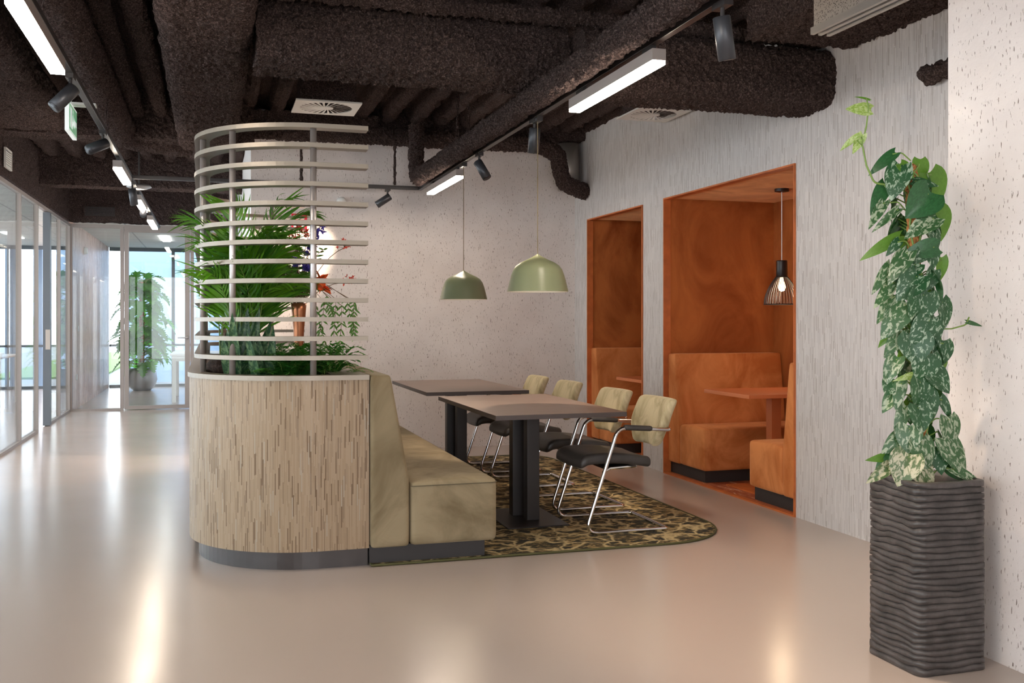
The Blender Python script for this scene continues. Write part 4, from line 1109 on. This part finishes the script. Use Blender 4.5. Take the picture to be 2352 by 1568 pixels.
    st.tube([loc(1980, 334), loc(1966, 320)], .0022, 5); st.tube([loc(1980, 320), loc(1978, 314)], .0022, 5)
    v2 = fillet([loc(u, v) for u, v in ((2110, 750), (2155, 755), (2185, 755), (2218, 746), (2226, 728))], .02, 4); st.tube(v2, .003, 6)
    st.tube([loc(2212, 747), loc(2228, 741)], .002, 5)
    # climbing main stems
    for off in (-.02, .022):
        pts = [p + VR * off * math.sin(i * .17) - VF * .02 for i, p in enumerate(pp)]; st.tube(pts[::3], .004, 6)
    fo.build('foliage', [M[x] for x in mats], t, smooth=True); st.build('stems', M['stem'], t, smooth=True)
pothos()

# ------------------------------------------------------------------ far office: monstera, desks, lights
def monstera():
    x, y = -1.22, 19.1; t = thing('monstera_plant', 'bushy green monstera in the glazed room at the corridor end', 'monstera', (x, y, .36)); rnd = random.Random(4); fo = MB(); st = MB()
    MB().cyl((0, 0, 0), (0, 0, 1.62), .045, 12).build('coir_pole', M['coir'], t)
    for i in range(135):
        z = rnd.uniform(.08, 1.70); a = rnd.uniform(0, 2 * PI); dv = Vector((math.cos(a), math.sin(a), 0))
        R_ = (.47 - .14 * abs(z - .75)) * rnd.uniform(.45, 1) * (1 if z < 1.4 else .7)
        p = dv * R_ + UP * (z + rnd.uniform(0, .1)); st.tube([UP * z * .92, dv * R_ * .5 + UP * (z + .05), p], .007, 5)
        fo.leaf(p, dv * rnd.uniform(.5, 1.1) - UP * rnd.uniform(.1, 1.1), dv + UP * rnd.uniform(.2, 1.2), rnd.uniform(.22, .36), rnd.uniform(.2, .32), curl=rnd.uniform(.1, .6), fold=.15, nt=12, ns=2, notch=.5)
    fo.build('foliage', M['mon'], t, smooth=False); st.build('stems', M['stem'], t)
    t = thing('round_pot', 'round grey pot holding the monstera', 'plant pot', (x, y, 0))
    MB().lathe([(.001, 0), (.15, 0), (.23, .08), (.27, .20), (.25, .34), (.22, .40), (.20, .40), (.22, .34), (.001, .34)], seg=36).build('pot_body', M['greymetal'], t, smooth=True)
monstera()
def desk(x0, x1, y0, y1, label):
    t = thing('office_desk', label, 'desk', (x0, y0, 0), group='white office desks'); w_, d_ = x1 - x0, y1 - y0
    MB().box(0, w_, 0, d_, .73, .755).build('desktop', M['offwhite'], t, bevel=.003)
    for lx in (.03, w_ - .09):
        for ly in (.03, d_ - .09): MB().box(lx, lx + .06, ly, ly + .06, 0, .73).build('leg', M['offwhite'], t)
    MB().box(.09, w_ - .09, .04, .06, .64, .73).build('rail', M['offwhite'], t)
desk(-.62, 1.1, 16.1, 17.6, 'white desk behind the end glass door')
desk(-4.6, -2.85, 15.4, 17.0, 'white desk in the glazed office on the left')
for i, (x, y, lab) in enumerate(((-.75, 17.6, 'ceiling light panel seen through the end glass door'), (.9, 17.6, 'added unseen ceiling light panel in the end room'), (-3.4, 9.5, 'ceiling light panel nearest in the left office'), (-3.4, 13.5, 'ceiling light panel further back in the left office'))):  # second panel is out of view, added to brighten the end room
    t = thing('ceiling_light_panel', lab, 'ceiling light', (x, y, 2.66), group='office light panels')
    MB().box(-.06, .06, -.6, .6, -.005, .009).build('panel', M['panel'], t)
t = thing('smoke_detector', 'white detector on the wood strip wall in the end room', 'detector', (XL + .052, 16.3, 2.35))
d_ = MB().lathe([(.001, .05), (.05, .045), (.06, 0)], seg=24).build('housing', M['white'], t, smooth=True); d_.rotation_euler = (0, PI / 2, 0)
for y, z, lab in ((15.35, .42, 'white wall socket low on the wood strip wall'), (15.5, 1.12, 'white switch plate at mid height on the wood strip wall')):
    tag(MB().box(XL + .051, XL + .06, y, y + .08, z, z + .08).build('wall_switch', M['white'], bevel=.003), lab, 'switch plate')
